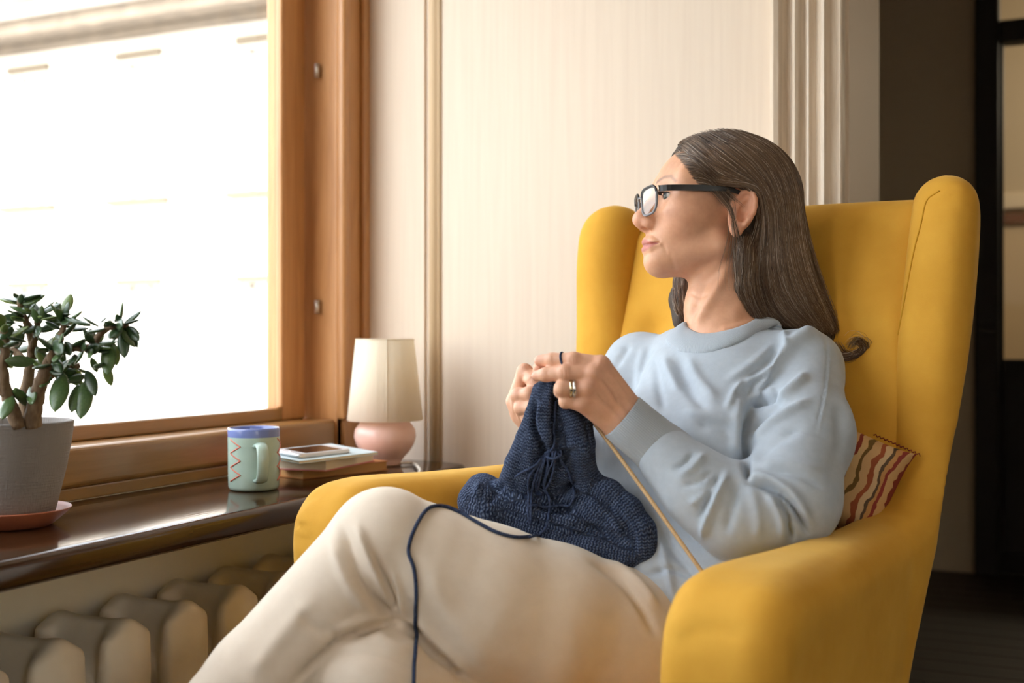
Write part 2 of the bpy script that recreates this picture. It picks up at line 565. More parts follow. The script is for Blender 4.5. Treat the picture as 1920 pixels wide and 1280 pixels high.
# black door frame in the far wall
d2 = bpy.data.objects.new('door_1', None); COL.objects.link(d2); d2.location = (0, 5.0, 0); _org['door_1'] = np.array([0, 5., 0]); structure(d2)
put('door_post', *box((-.292, 4.95, .001), (-.205, 5.11, 2.55), .006), M['black'], d2, smooth=False)
put('door_post', *box((.72, 4.95, .001), (.80, 5.11, 2.55), .006), M['black'], d2, smooth=False)
put('door_head', *box((-.205, 4.95, 2.45), (.72, 5.11, 2.55), .006), M['black'], d2, smooth=False)
put('transom_bar', *box((-.205, 4.98, 2.095), (.72, 5.08, 2.18), .006), M['black'], d2, smooth=False)
put('door_bottom_rail', *box((-.205, 5.0, .005), (.72, 5.06, .09), .006), M['black'], d2, smooth=False)
put('door_stile', *box((-.205, 5.0, .09), (-.19, 5.06, 2.095), .004), M['black'], d2, smooth=False)
put('door_shade_sheet', *box((-.19, 5.01, .09), (.72, 5.05, .85), .004), M['black'], d2, smooth=False)  # added dark sheet standing in for light fall-off below the glass
put('door_pane', *box((-.19, 5.025, .85), (.72, 5.031, 2.095)), M['glass'], d2, smooth=False)
put('transom_pane', *box((-.205, 5.025, 2.18), (.72, 5.031, 2.45)), M['glass'], d2, smooth=False)
lp = bpy.data.lights.new('far_room_fill', 'POINT'); lp.energy = 30; lp.color = (1, .84, .62); lp.shadow_soft_size = .15  # unseen point light added so the last room reads as lit
lo = bpy.data.objects.new('far_room_fill', lp); lo.location = (.7, 6.3, 2.2); COL.objects.link(lo)

# --- mouldings on the back wall: the strip behind the lamp and the fluted door casing
def extrude(profile, z0, z1):
    """closed (x, y) outline swept up in z"""
    P = np.array(profile, float); n = len(P)
    V = np.vstack([np.c_[P, np.full(n, z0)], np.c_[P, np.full(n, z1)]])
    F = [[i, (i + 1) % n, n + (i + 1) % n, n + i] for i in range(n)]
    F += [list(range(n))[::-1], [n + i for i in range(n)]]
    return V, F
M['strip'] = mat('shadow_tan_moulding', (.66, .50, .32), .6)  # tan puts the strip's shadow line into its colour
strip = [(-1.316, YB), (-1.316, YB - .006), (-1.311, YB - .012), (-1.303, YB - .013), (-1.297, YB - .009), (-1.292, YB - .005), (-1.288, YB - .006), (-1.286, YB)]
structure(put('trim_1', *extrude(strip, .45, ZC), M['strip']))
structure(put('trim_6', *box((XW + .004, YB - .007, .45), (-1.328, YB - .0005, ZC)), M['wallpaper'], smooth=False))
cas = [(-.524, YB)]
for px, dep in [(1450, .020), (1453, .036), (1461, .044), (1470, .042), (1474, .030), (1480, .024), (1488, .026), (1493, .034), (1499, .037), (1504, .034), (1508, .025), (1514, .024),
                (1519, .030), (1523, .031), (1527, .025), (1534, .021), (1541, .025), (1546, .033), (1552, .034), (1556, .026), (1561, .020), (1570, .020), (1577, .023), (1581, .028), (1584, .026), (1587, .016)]:
    d = (YB) / (.421 * (px - 960) / FPX + .907)
    cas.append((.907 * (px - 960) / FPX * d - .421 * d, YB - .016 - (dep - .016) * 1.45))
cas.append((-.3846, YB - .008)); cas.append((-.3846, YB))
structure(put('trim_2', *extrude(cas, 0, 2.7), M['casing'], smooth=False))
structure(put('trim_3', *box((-.3846, YB + .012, 0), (-.374, YB + .452, 2.6), .002), M['jamb'], smooth=False))

# --- the window by the armchair
def window(name, y0, y1, detailed):
    w = bpy.data.objects.new(name, None); COL.objects.link(w)
    w.location = (XW, (y0 + y1) / 2, ZS); _org[w.name] = np.array([XW, (y0 + y1) / 2, ZS]); structure(w)
    # inner jamb, rails and casing
    put('window_jamb', *box((-1.636, y1 - .002, ZS), (XW, y1 + .018, ZT)), M['winwood'], w, smooth=False)
    put('window_jamb', *box((-1.636, y0 - .018, ZS), (XW, y0 + .002, ZT)), M['winwood'], w, smooth=False)
    put('bottom_rail', *box((-1.60, y0, ZS + .022), (XW - .004, y1, ZS + .092), .010, 4), M['winwood_h'], w, smooth=False)
    put('bottom_bead', *box((-1.60, y0, ZS), (XW - .012, y1, ZS + .022), .003), M['winwood_h'], w, smooth=False)
    put('top_rail', *box((-1.60, y0, ZT - .06), (XW - .004, y1, ZT), .004), M['winwood_h'], w, smooth=False)
    if detailed:
        put('casing', *box((XW - .004, y1 + .012, ZS), (XW + .012, YB - .001, ZT + .1), .003), M['winwood'], w, smooth=False)
        put('casing_bead', *box((XW - .006, y1 - .004, ZS + .09), (XW + .022, y1 + .024, ZT), .008, 3), M['winwood'], w)
        put('corner_bead', *box((XW + .010, YB - .030, ZS), (XW + .026, YB - .001, ZT), .007, 3), M['winwood'], w)
        M['stile'] = wood('greyish_stile_wood', (.33, .20, .11), (.47, .29, .16), .35, 2, .25)  # a greyer brown than the jamb wood
        for z in (1.00, 1.545):
            put('hinge', *tube([(-1.548, y1 - .012, z - .016), (-1.548, y1 - .012, z + .016)], .006, 12), M['hinge'], w)
    # sash: two stiles, two rails, pane
    sx0, sx1 = -1.625, -1.580
    put('sash_stile', *box((sx0, y1 - .101, ZS + .092), (sx1, y1 - .012, ZT - .06), .005), M['winwood'], w, smooth=False)
    put('sash_bead', *box((sx1 - .01, y1 - .112, ZS + .121), (sx1 + .006, y1 - .098, ZT - .09), .004), M['winwood'], w, smooth=False)
    put('sash_stile', *box((sx0, y0 + .01, ZS + .092), (sx1, y0 + .10, ZT - .06), .005), M['winwood'], w, smooth=False)
    put('sash_rail', *box((sx0, y0 + .10, ZS + .092), (sx1, y1 - .101, ZS + .121), .004), M['winwood_h'], w, smooth=False)
    put('sash_rail', *box((sx0, y0 + .10, ZT - .12), (sx1, y1 - .101, ZT - .06), .004), M['winwood_h'], w, smooth=False)
    put('pane', *box((-1.610, y0 + .09, ZS + .112), (-1.604, y1 - .092, ZT - .11)), M['glass'], w, smooth=False)
    return w
M['hinge'] = mat('dull_steel', (.55, .50, .44), .35, 1.0)
window('window_1', *WIN[0], True)
window('fill_window_left', *WIN[1], False)  # unseen opening added to let in fill light from the left
w3 = bpy.data.objects.new('fill_window_right', None); COL.objects.link(w3); w3.location = (3.07, -1.4, .65); _org['fill_window_right'] = np.array([3.07, -1.4, .65]); structure(w3)  # unseen opening added to fill from the right
for y0, y1, z0, z1 in ((-2.4, -2.32, .65, 2.5), (-1.45, -1.37, .65, 2.5), (-2.32, -1.45, .65, .74), (-2.32, -1.45, 2.42, 2.5)):
    put('sash_bar', *box((3.05, y0, z0), (3.10, y1, z1), .004), M['winwood'], w3, smooth=False)
put('pane', *box((3.07, -2.34, .72), (3.076, -1.43, 2.44)), M['glass'], w3, smooth=False)

# --- sill board with a rounded nose
def sill_board(y0, y1):
    xf, zt, th = -1.185, ZS, .042
    pr = [(-1.505, zt - th), (-1.505, zt), (-1.45, zt), (-1.35, zt), (-1.31, zt)]
    dz = 0
    for k in range(12):                                   # front dips towards the nose, shaped to mirror the window as a bright strip
        x = -1.31 + (xf - .014 + 1.31) * (k + 1) / 12
        dz += (xf - .014 + 1.31) / 12 * math.tan(math.radians(3.0 * ((k + .5) / 12)))
        pr.append((x, zt - dz))
    for k in range(1, 9):
        a = math.pi / 2 - math.radians(3) - k / 8 * math.pi * .47
        pr.append((xf - .014 + .014 * math.cos(a), zt - dz - .014 + .014 * math.sin(a)))
    pr += [(xf, zt - th + .006), (xf - .006, zt - th)]
    n = len(pr); ys = [y0, y0 + .004, y0 + .01, y1 - .05, y1 - .03, y1 - .012, y1 - .003, y1]
    sh = [0, 0, 0, 0, 0, .006, .018, .034]
    V = []
    for y, s_ in zip(ys, sh):
        for x, z in pr: V.append((x - (s_ if x > -1.3 else 0), y, z))
    F = []
    for i in range(len(ys) - 1):
        for q in range(n): F.append([i * n + q, i * n + (q + 1) % n, (i + 1) * n + (q + 1) % n, (i + 1) * n + q])
    F += [list(range(n)), [(len(ys) - 1) * n + q for q in range(n)][::-1]]
    return V, F
sb = put('windowsill', *sill_board(-.2, 2.335), M['sill'], smooth=True)
bm = bmesh.new(); bm.from_mesh(sb.data); bmesh.ops.recalc_face_normals(bm, faces=bm.faces); bm.to_mesh(sb.data); bm.free()
structure(sb)

# --- cast-iron radiator, one part per section
rad = thing('radiator', 'cream cast iron radiator of rounded ribbed sections under the dark windowsill', 'radiator', (-1.377, 1.6, .0))
fd = Field((-1.475, -.075, .03), (-1.285, .075, .5), .0045)
zt = .487
fd.rbox((-1.380, 0, zt - .20), (.078, .013, .20), .010, .01)
fd.cap((-1.448, 0, zt - .050), (-1.318, 0, zt - .056), .020, .022, .035)
for zz in (zt - .105, .11): fd.cap((-1.380, -.07, zz), (-1.380, .07, zz), .040, .040, .040)
for xx in (-1.436, -1.324): fd.cap((xx, 0, .10), (xx, 0, zt - .09), .022, .022, .02)
fd.rbox((-1.311, 0, (zt - .012) / 2 + .015), (.011, .050, (zt - .012) / 2 - .015), .010, .034)
fd.rbox((-1.449, 0, (zt - .012) / 2 + .015), (.011, .046, (zt - .012) / 2 - .015), .010, .030)
for s_ in (1, -1): fd.cap((-1.36, s_ * .062, zt + .010), (-1.29, s_ * .062, zt + .010), .034, .034, .012, op='s')
Vr, Fr = fd.mesh(); Vr = relax(Vr, Fr, 2)
first = None
for k in range(-4, 6):
    y = 1.537 + .138 * k
    if first is None:
        first = put('section', Vr + [0, y, 0], Fr, M['radiator'], rad); fy = y
    else:
        o = bpy.data.objects.new('section', first.data); COL.objects.link(o); o.parent = rad
        o.location = first.location + Vector((0, y - fy, 0))
for xx in (-1.38,):
    for zz in (zt - .095, .11):
        put('pipe', *tube([(xx, 2.20, zz), (xx, 2.36, zz)], .016, 12), M['radiator'], rad)
for yy in (1.02, 2.06): put('foot', *box((-1.45, yy, 0), (-1.32, yy + .04, .06), .004), M['radiator'], rad, smooth=False)

# ================================================================== OUTSIDE
structure(put('ground', *box((-60, -30, -4.3), (40, 60, -4.2)), M['asphalt'], smooth=False))
bld = thing('building', 'pale sunlit apartment building seen through the window with tall recessed windows', 'building', (-12, 16, -4.2))
YF = 16.0
def fpx(px, v):            # facade point from the view through the pane
    lat = (px - 960) / FPX
    d = YF / (.421 * lat + .907)
    return .907 * lat * d - .421 * d, CZ + (640 - v) / FPX * d
wx = [(fpx(22, 300)[0], fpx(92, 300)[0]), (fpx(225, 300)[0], fpx(302, 300)[0]), (fpx(430, 300)[0], fpx(507, 300)[0])]
stp = wx[1][0] - wx[0][0]
cols = [(wx[0][0] + stp * k, wx[0][0] + stp * k + .92) for k in range(-6, 4)]
rows = [(fpx(250, 372)[1], fpx(250, 112)[1]), (fpx(250, 372)[1] - 4.0, fpx(250, 112)[1] - 4.0)]
xs0, xs1 = cols[0][0] - 1.5, cols[-1][1] + 3
ztop = fpx(250, 60)[1]
pieces = []
edges_x = [xs0] + [v for c in cols for v in c] + [xs1]
for i in range(len(edges_x) - 1):
    if i % 2 == 0: pieces.append(box((edges_x[i], YF, -4.2), (edges_x[i + 1], YF + .6, ztop)))
    else:
        zz = [-4.2, rows[1][0], rows[1][1], rows[0][0], rows[0][1], ztop]
        for a, b in ((0, 1), (2, 3), (4, 5)): pieces.append(box((edges_x[i], YF, zz[a]), (edges_x[i + 1], YF + .6, zz[b])))
put('facade_wall', *join(*pieces), M['facade'], bld, smooth=False)
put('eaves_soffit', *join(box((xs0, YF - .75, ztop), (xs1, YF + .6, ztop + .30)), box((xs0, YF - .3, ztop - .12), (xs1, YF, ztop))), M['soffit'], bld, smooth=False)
put('gutter', *box((xs0, YF - .95, ztop + .28), (xs1, YF - .70, ztop + .42), .03), M['facade'], bld, smooth=False)
put('roof', *box((xs0, YF - .7, ztop + .42), (xs1, YF + 4, ztop + 1.4)), M['soffit'], bld, smooth=False)
put('string_course', *box((xs0, YF - .10, rows[1][1] + .55), (xs1, YF, rows[1][1] + .75)), M['facade'], bld, smooth=False)
for ci, (xa, xb) in enumerate(cols):
    for ri, (za, zb) in enumerate(rows):
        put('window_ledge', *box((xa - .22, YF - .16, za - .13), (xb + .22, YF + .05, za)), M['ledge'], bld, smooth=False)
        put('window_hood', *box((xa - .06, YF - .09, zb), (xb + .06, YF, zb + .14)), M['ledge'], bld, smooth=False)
        fr = put('window_frame', *join(box((xa, YF + .28, za), (xa + .09, YF + .36, zb)), box((xb - .09, YF + .28, za), (xb, YF + .36, zb)), box((xa, YF + .28, zb - .09), (xb, YF + .36, zb)),
                 box((xa, YF + .28, za), (xb, YF + .36, za + .09)), box(((xa + xb) / 2 - .05, YF + .28, za), ((xa + xb) / 2 + .05, YF + .36, zb)), box((xa, YF + .28, zb - .85), (xb, YF + .36, zb - .77))), M['white_metal'], bld, smooth=False)
        put('window_pane', *box((xa + .05, YF + .31, za + .05), (xb - .05, YF + .33, zb - .05)), M['farglass'], fr, smooth=False)

# ================================================================== helpers for things that lie on sculpted surfaces
from mathutils.bvhtree import BVHTree
class Surf:
    """ray queries on a sculpted mesh given in the chair frame B"""
    def __init__(s, *vfs):
        Vs, Fs, n = [], [], 0
        for V, F in vfs:
            Vs.append(b2cam(V)); Fs.append(np.asarray(F) + n); n += len(V)
        s.b = BVHTree.FromPolygons([tuple(x) for x in np.vstack(Vs)], [tuple(int(i) for i in f) for f in np.vstack(Fs)])
    def hit(s, px, v, lift=0.):
        """point in B where the view line through a photo pixel meets the surface, lifted along the normal"""
        o = Vector((0, 0, CZ)); d = Vector(Q(px, v, 1.0)) - o
        p, n, i, t = s.b.ray_cast(o, d.normalized())
        if p is None: return None
        if n.dot(d) > 0: n = -n
        return cam2b(np.array(p + n * lift))
    def line(s, pts, n, lift=0.):
        out = [s.hit(x, y, lift) for x, y in spline(np.array(pts, float), n)]
        return np.array([q for q in out if q is not None])
    def near(s, pB, lift=0.):
        p, n, i, t = s.b.find_nearest(Vector(b2cam(np.array(pB))))
        return cam2b(np.array(p + n * lift))

def poly_sdf(L, Z, P):
    """signed distance of grid points to a closed polygon"""
    P = np.array(P, float); n = len(P)
    d = np.full(np.broadcast(L, Z).shape, 1e9); s = np.ones_like(d)
    for i in range(n):
        a, b = P[i], P[(i + 1) % n]
        e = b - a
        wl, wz = L - a[0], Z - a[1]
        t = np.clip((wl * e[0] + wz * e[1]) / (e @ e), 0, 1)
        d = np.minimum(d, (wl - e[0] * t) ** 2 + (wz - e[1] * t) ** 2)
        c1, c2, c3 = Z >= a[1], Z < b[1], e[0] * wz > e[1] * wl
        flip = (c1 & c2 & c3) | (~c1 & ~c2 & ~c3)
        s = np.where(flip, -s, s)
    return (s * np.sqrt(d)).astype(np.float32)

def closed_spline(P, n):
    P = np.array(P, float); k = len(P)
    Q3 = np.vstack([P[-2:], P, P[:2]])
    S = spline(Q3, n * 3)
    s = np.concatenate([[0], np.cumsum(np.linalg.norm(np.diff(Q3, axis=0), axis=1))])
    q = np.linspace(0, s[-1], n * 3)
    return S[(q >= s[2]) & (q < s[2 + k])]

# ================================================================== ARMCHAIR
def velvet(name, c1, c2):
    m = mat(name, c1, .8, spec=.15)
    v = coords(m)
    f = noise(m, v, 9, 5, .6)
    base(m, ramp(m, f, [(.3, c1), (.7, c2)]))
    n, L, p = nt(m)
    p.inputs['Sheen Weight'].default_value = .35
    p.inputs['Sheen Roughness'].default_value = .35
    p.inputs['Sheen Tint'].default_value = (1, .8, .35, 1)
    b1 = bump(m, noise(m, v, 700, 2), .25, .0006)
    bump(m, noise(m, v, 22, 3), .18, .006, b1)
    return m
M['velvet'] = velvet('mustard_yellow_velvet', (.62, .315, .036), (.70, .38, .052))
M['legwood'] = wood('dark_chair_leg', (.03, .014, .007), (.08, .04, .018), .4, 2)

chair = thing('armchair', 'mustard yellow velvet wing armchair that the knitting woman sits in', 'armchair', tuple(b2world((0, .35, 0))))
CH = {}
def side_panel(sg, zarm):
    lo = (sg * .335 - .15, -.06, .16); hi = (sg * .335 + .12, .88, 1.24)
    fd = Field(lo, hi, .0075)
    X, L, Z = np.meshgrid(*fd.ax, indexing='ij', sparse=True)
    prof = closed_spline([(.03, .19), (.002, .42), (-.012, zarm - .10), (.005, zarm - .03), (.065, zarm + .002), (.25, zarm), (.44, zarm), (.555, zarm + .014),
                          (.610, zarm + .062), (.631, zarm + .148), (.642, .95), (.650, 1.07), (.668, 1.145), (.708, 1.178), (.755, 1.172), (.797, 1.125), (.788, 1.04), (.665, .70), (.565, .42), (.53, .19)], 130)
    d2 = poly_sdf(L[0], Z[0], prof)[None]
    zn = np.clip((Z - zarm) / (1.17 - zarm), 0, 1); fr = np.clip(1 - L / .5, 0, 1)
    low = np.clip((.62 - Z) / .42, 0, 1)
    wc = .318 + .012 * fr - .03 * low - .024 * np.clip((1.12 - Z) / .4, 0, 1) * np.clip(L / .5, 0, 1) + zn * (-.006 + (.06 if sg > 0 else .04) * np.clip((.80 - L) / .2, 0, 1) - .016)
    half = .060 + (.022 if sg > 0 else .012) * fr - .008 * zn - .006 * low * (1 - fr)
    d1 = np.abs(X * sg - wc) - half
    r = .050
    q1, q2 = d1 + r, d2 + r
    fd.D = (np.sqrt(np.maximum(q1, 0) ** 2 + np.maximum(q2, 0) ** 2) + np.minimum(np.maximum(q1, q2), 0) - r).astype(np.float32)
    return fd.mesh()

for sg, za in ((1, .658), (-1, .712)):
    V, F = side_panel(sg, za)
    V = relax(V, F, 2)
    if sg < 0:
        V = folds(V, F, [([(545, 975), (556, 985), (575, 990)], 5, -.004), ([(552, 1003), (565, 1012), (585, 1010)], 5, -.004), ([(557, 955), (572, 940), (600, 925)], 6, -.002)], b2px)
    else:
        V = folds(V, F, [([(1735, 372), (1765, 356), (1800, 352)], 6, -.004), ([(1752, 382), (1775, 372), (1795, 371)], 5, -.0035), ([(1290, 1085), (1380, 1065), (1500, 1062), (1600, 1040)], 40, -.004),
                          ([(1250, 1215), (1330, 1180), (1400, 1190)], 22, -.003)], b2px)
    CH[sg] = (V, F)
    zc = V[F].mean(1)
    top = (zc[:, 2] > za + .03) & (zc[:, 1] > .40)
    for nm, sel in (('wing', top), ('armrest', ~top)):
        Fs = F[sel]; used = np.unique(Fs); mp = np.full(len(V), -1); mp[used] = np.arange(len(used))
        o = put(nm, b2world(V[used]), mp[Fs], M['velvet'], chair)
        N = vnormals(V, F)[used]
        Nw = b2world(N) - b2world(np.zeros(3))
        o.data.normals_split_custom_set_from_vertices([tuple(x) for x in Nw])

# backrest
fd = Field((-.32, .42, .36), (.32, .92, 1.20), .0085)
X, L, Z = np.meshgrid(*fd.ax, indexing='ij', sparse=True)
lp_ = L - .30 * (Z - .8) - .690 + .018 * np.cos(np.clip(X / .30, -1, 1) * 1.57) * np.cos(np.clip((Z - .80) / .42, -1, 1) * 1.3)
lp_ = lp_ - .022 * np.exp(-((X - .19) ** 2 + (Z - .93) ** 2) / .0012) - .022 * np.exp(-((X + .19) ** 2 + (Z - .93) ** 2) / .0012) - .022 * np.exp(-((X) ** 2 + (Z - .93) ** 2) / .0012)
q = [np.abs(X) - .295 + .045, np.abs(lp_) - .060 + .045, np.abs(Z - .765 + .006 * (X / .29) ** 2) - .392 + .045]
q = np.broadcast_arrays(*q)
fd.D = (np.sqrt(sum(np.maximum(t, 0) ** 2 for t in q)) + np.minimum(np.maximum(np.maximum(q[0], q[1]), q[2]), 0) - .045).astype(np.float32)
CH['back'] = fd.mesh()
bk = put('backrest', b2world(CH['back'][0]), CH['back'][1], M['velvet'], chair)
# seat
fd = Field((-.30, -.06, .28), (.30, .62, .46), .009)
fd.rbox((0, .27, .330), (.262, .300, .055), .045)
CH['seat'] = fd.mesh()
put('seat_cushion', b2world(CH['seat'][0]), CH['seat'][1], M['velvet'], chair)
fd = Field((-.32, -.06, .16), (.32, .66, .36), .01)
fd.rbox((0, .31, .255), (.285, .295, .065), .03)
put('seat_base', b2world(fd.mesh()[0]), fd.mesh()[1], M['velvet'], chair)
for sw in (-1, 1):
    for ll, lean in ((.06, -.03), (.56, .07)):
        a = np.array([sw * .26, ll, .20]); b = np.array([sw * .275, ll + lean, .001])
        put('leg', *[f(x) if f else x for f, x in zip((b2world, None), tube(np.linspace(a, b, 6), np.linspace(.026, .015, 6), 14))], M['legwood'], chair)
chair_near = Surf(CH[1])
M['seam'] = velvet('yellow_seam_piping', (.50, .26, .02), (.60, .32, .03))
ln = chair_near.line([(1762, 358), (1738, 376), (1727, 420), (1712, 480), (1695, 570), (1678, 660), (1660, 745), (1645, 810)], 60, .0005)
put('seam_piping', *[f(x) if f else x for f, x in zip((b2world, None), tube(ln, .0014, 6))], M['seam'], chair)

# ================================================================== PERSON
person = thing('person', 'seated woman with long greying brown hair in pale blue sweater and cream trousers, knitting', 'person', tuple(b2world((0, .38, .44))))

def skin_mat():
    m = mat('skin', (.6, .36, .26), .46)
    n, L, p = nt(m)
    at = n.new('ShaderNodeAttribute'); at.attribute_name = 'Col'
    mx = n.new('ShaderNodeMix'); mx.data_type = 'RGBA'; mx.blend_type = 'MULTIPLY'; mx.inputs[0].default_value = 1
    v = coords(m)
    L.new(at.outputs['Color'], mx.inputs[6])
    L.new(ramp(m, noise(m, v, 45, 5, .65), [(.3, (.90, .86, .84)), (.7, (1.06, 1.06, 1.06))]), mx.inputs[7])
    L.new(mx.outputs[2], p.inputs['Base Color'])
    p.inputs['Subsurface Weight'].default_value = .12
    p.inputs['Subsurface Radius'].default_value = (.010, .004, .002)
    p.inputs['Subsurface Scale'].default_value = 1.0
    p.inputs['Specular IOR Level'].default_value = .35
    b1 = bump(m, noise(m, v, 600, 2), .12, .0006)
    bump(m, noise(m, v, 160, 3), .12, .0012, b1)
    return m
M['skin'] = skin_mat()
SKIN = np.array([.67, .368, .228])

# ---- head frame: u forward, y to her left (near side), z up
_ps, _ro = math.radians(9.5), math.radians(5)
HO = Q(1378, 394, 1.93)
HU = np.array([-math.cos(_ps), -math.sin(_ps), 0]); _y0 = np.array([math.sin(_ps), -math.cos(_ps), 0]); _z0 = np.array([0, 0, 1.])
HY = _y0 * math.cos(_ro) + _z0 * math.sin(_ro); HZ = _z0 * math.cos(_ro) - _y0 * math.sin(_ro)
def h2cam(p):
    p = np.asarray(p, float)
    return HO + p[..., 0:1] * HU + p[..., 1:2] * HY + p[..., 2:3] * HZ
def cam2h(c):
    r = np.asarray(c, float) - HO
    return np.stack([r @ HU, r @ HY, r @ HZ], -1)
def h2b(p): return cam2b(h2cam(p))
def h2world(p): return cam2world(h2cam(p))
def b2h(p): return cam2h(b2cam(p))
def H3(px, v, y):
    A, B = (px - 960) / FPX, (640 - v) / FPX
    P0 = HO + y * HY - np.array([0, 0, CZ])
    Mx = np.array([[HU[0] - A * HU[1], HZ[0] - A * HZ[1]], [HU[2] - B * HU[1], HZ[2] - B * HZ[1]]])
    u, z = np.linalg.solve(Mx, -np.array([P0[0] - A * P0[1], P0[2] - B * P0[1]]))
    return np.array([u, y, z])

# ------------------------------------------------------------------ skeleton in the chair frame
NB = np.array([.03, .555, .90])                        # neck base
SHL, SHR = PB(1508, 694, 1.83), PB(1200, 692, 2.03)
ELL, WRL = PB(1480, 934, 1.625), PB(1176, 788, 1.665)
ELR, WRR = PB(1095, 872, 1.93), PB(1018, 795, 1.78)
HIPL, HIPR = np.array([.095, .35, .435]), np.array([-.115, .40, .440])
KNL, KNR = PB(722, 1021, 1.585), PB(698, 1288, 1.535)
ANL, ANR = PB(285, 1500, 1.46), KNR + np.array([0, .02, -.36])

# ------------------------------------------------------------------ head, neck
def both(fn):
    for s in (1, -1): fn(s)
fd = Field((-.125, -.112, -.30), (.185, .112, .13), .0019)
fd.ell((.008, 0, .030), (.113, .081, .090), .01)
fd.ell((.055, 0, .030), (.078, .068, .070), .02)
fd.ell((.068, 0, -.022), (.070, .066, .076), .02)
both(lambda s: fd.ell((.096, s * .038, -.020), (.038, .034, .036), .02))
both(lambda s: fd.ell((.088, s * .052, -.002), (.030, .018, .018), .025))
fd.ell((.106, 0, -.056), (.044, .040, .042), .02)
both(lambda s: fd.cap((.126, s * .008, -.0855), (.048, s * .052, -.068), .0185, .022, .020))
fd.ell((.1345, 0, -.088), (.0205, .021, .0195), .015)
fd.cap((.118, 0, -.087), (.055, 0, -.082), .016, .032, .025)
both(lambda s: fd.ell((.082, s * .058, .036), (.034, .018, .030), .02))
both(lambda s: fd.cap((.122, s * .014, .0365), (.102, s * .052, .0340), .012, .012, .015))
# sockets
both(lambda s: fd.ell((.146, s * .035, .0135), (.016, .020, .0135), .014, op='s'))
# nose
fd.cap((.1295, 0, .022), (.1575, 0, -.016), .0100, .0132, .012)
fd.ell((.1590, 0, -.0190), (.0145, .0135, .0130), .008)
fd.cap((.157, 0, -.026), (.148, 0, -.036), .0078, .0075, .006)
both(lambda s: fd.ell((.1490, s * .0135, -.0265), (.0125, .0088, .0105), .007))
both(lambda s: fd.ell((.1555, s * .0078, -.0362), (.0085, .0048, .0058), .003, op='s'))
# lips
fd.ch([(.1360, -.0260, -.0605), (.1450, -.0140, -.0575), (.1500, 0, -.0558), (.1450, .0140, -.0575), (.1360, .0260, -.0605)], [.0032, .0062, .0078, .0062, .0032], .007)
fd.ch([(.1360, -.0255, -.0612), (.1455, -.0130, -.0662), (.1498, 0, -.0678), (.1455, .0130, -.0662), (.1360, .0255, -.0612)], [.0030, .0064, .0082, .0064, .0030], .007)
for a, b in (((.1600, 0, -.0615), (.1530, .0140, -.0612)), ((.1530, .0140, -.0612), (.1385, .0285, -.0602)), ((.1600, 0, -.0615), (.1530, -.0140, -.0612)), ((.1530, -.0140, -.0612), (.1385, -.0285, -.0602))):
    fd.cap(a, b, .0016, .0014, .003, op='s')
# eyelids round a later eyeball
EYE = (.1175, .0335, .0140)
both(lambda s: fd.ell((EYE[0] - .0005, s * EYE[1], EYE[2] + .0005), (.0160, .0165, .0155), .006))
both(lambda s: fd.ell((EYE[0] + .0135, s * (EYE[1] + .0015), EYE[2] - .0005), (.0130, .0140, .0050), .002, op='s'))
both(lambda s: fd.cap((EYE[0] + .013, s * (EYE[1] - .012), EYE[2] + .0095), (EYE[0] + .003, s * (EYE[1] + .017), EYE[2] + .0075), .0016, .0016, .004, op='s'))
# ears
def ear(s):
    e3 = np.array([-.417, 0, .909]); nn = np.array([.42, .90, .14]); nn -= e3 * (nn @ e3); nn /= np.linalg.norm(nn); e1 = np.cross(nn, e3)
    mir = np.array([1, s, 1.])
    e1, nn, e3 = e1 * mir, nn * mir, e3 * mir
    R = np.array([e1, nn, e3]); c = np.array([.020, s * .0855, -.019])
    fd.ell(c - nn * .004, (.0200, .0085, .0370), .006, R)
    fd.ell(c + e3 * .004 + nn * .0070, (.0142, .0095, .0275), .003, R, op='s')
    rim = []
    for k in range(15):
        a = math.radians(-70 + k * 285 / 14)
        f = 1 - .25 * max(0, -math.sin(a))
        rim.append(c + e1 * (-.0178 * math.cos(a)) * -1 * f + e3 * (.0340 * math.sin(a)) + nn * .0015)
    fd.ch(rim, [.0036] * len(rim), .003)
    anti = [c + e1 * q[0] + e3 * q[1] + nn * .000 for q in ((.002, .020), (.0085, .010), (.0095, -.004), (.004, -.016))]
    anti2 = [c - e1 * q[0] * 0 + e1 * q[0] + e3 * q[1] + nn * .001 for q in ((.002, .020), (.0085, .010), (.0095, -.004), (.004, -.016))]
    fd.ch([q - nn * .0015 for q in anti2], [.0026, .0032, .0034, .0028], .003)
    fd.ell(c - e1 * .004 - e3 * .008 + nn * .002, (.0078, .0085, .0105), .002, R, op='s')
    fd.ell(c - e1 * .0145 - e3 * .009 + nn * .002, (.0042, .0040, .0060), .003, R)
    fd.ell(c - e1 * .004 - e3 * .034 + nn * .0005, (.0095, .0055, .0100), .006, R)
both(ear)
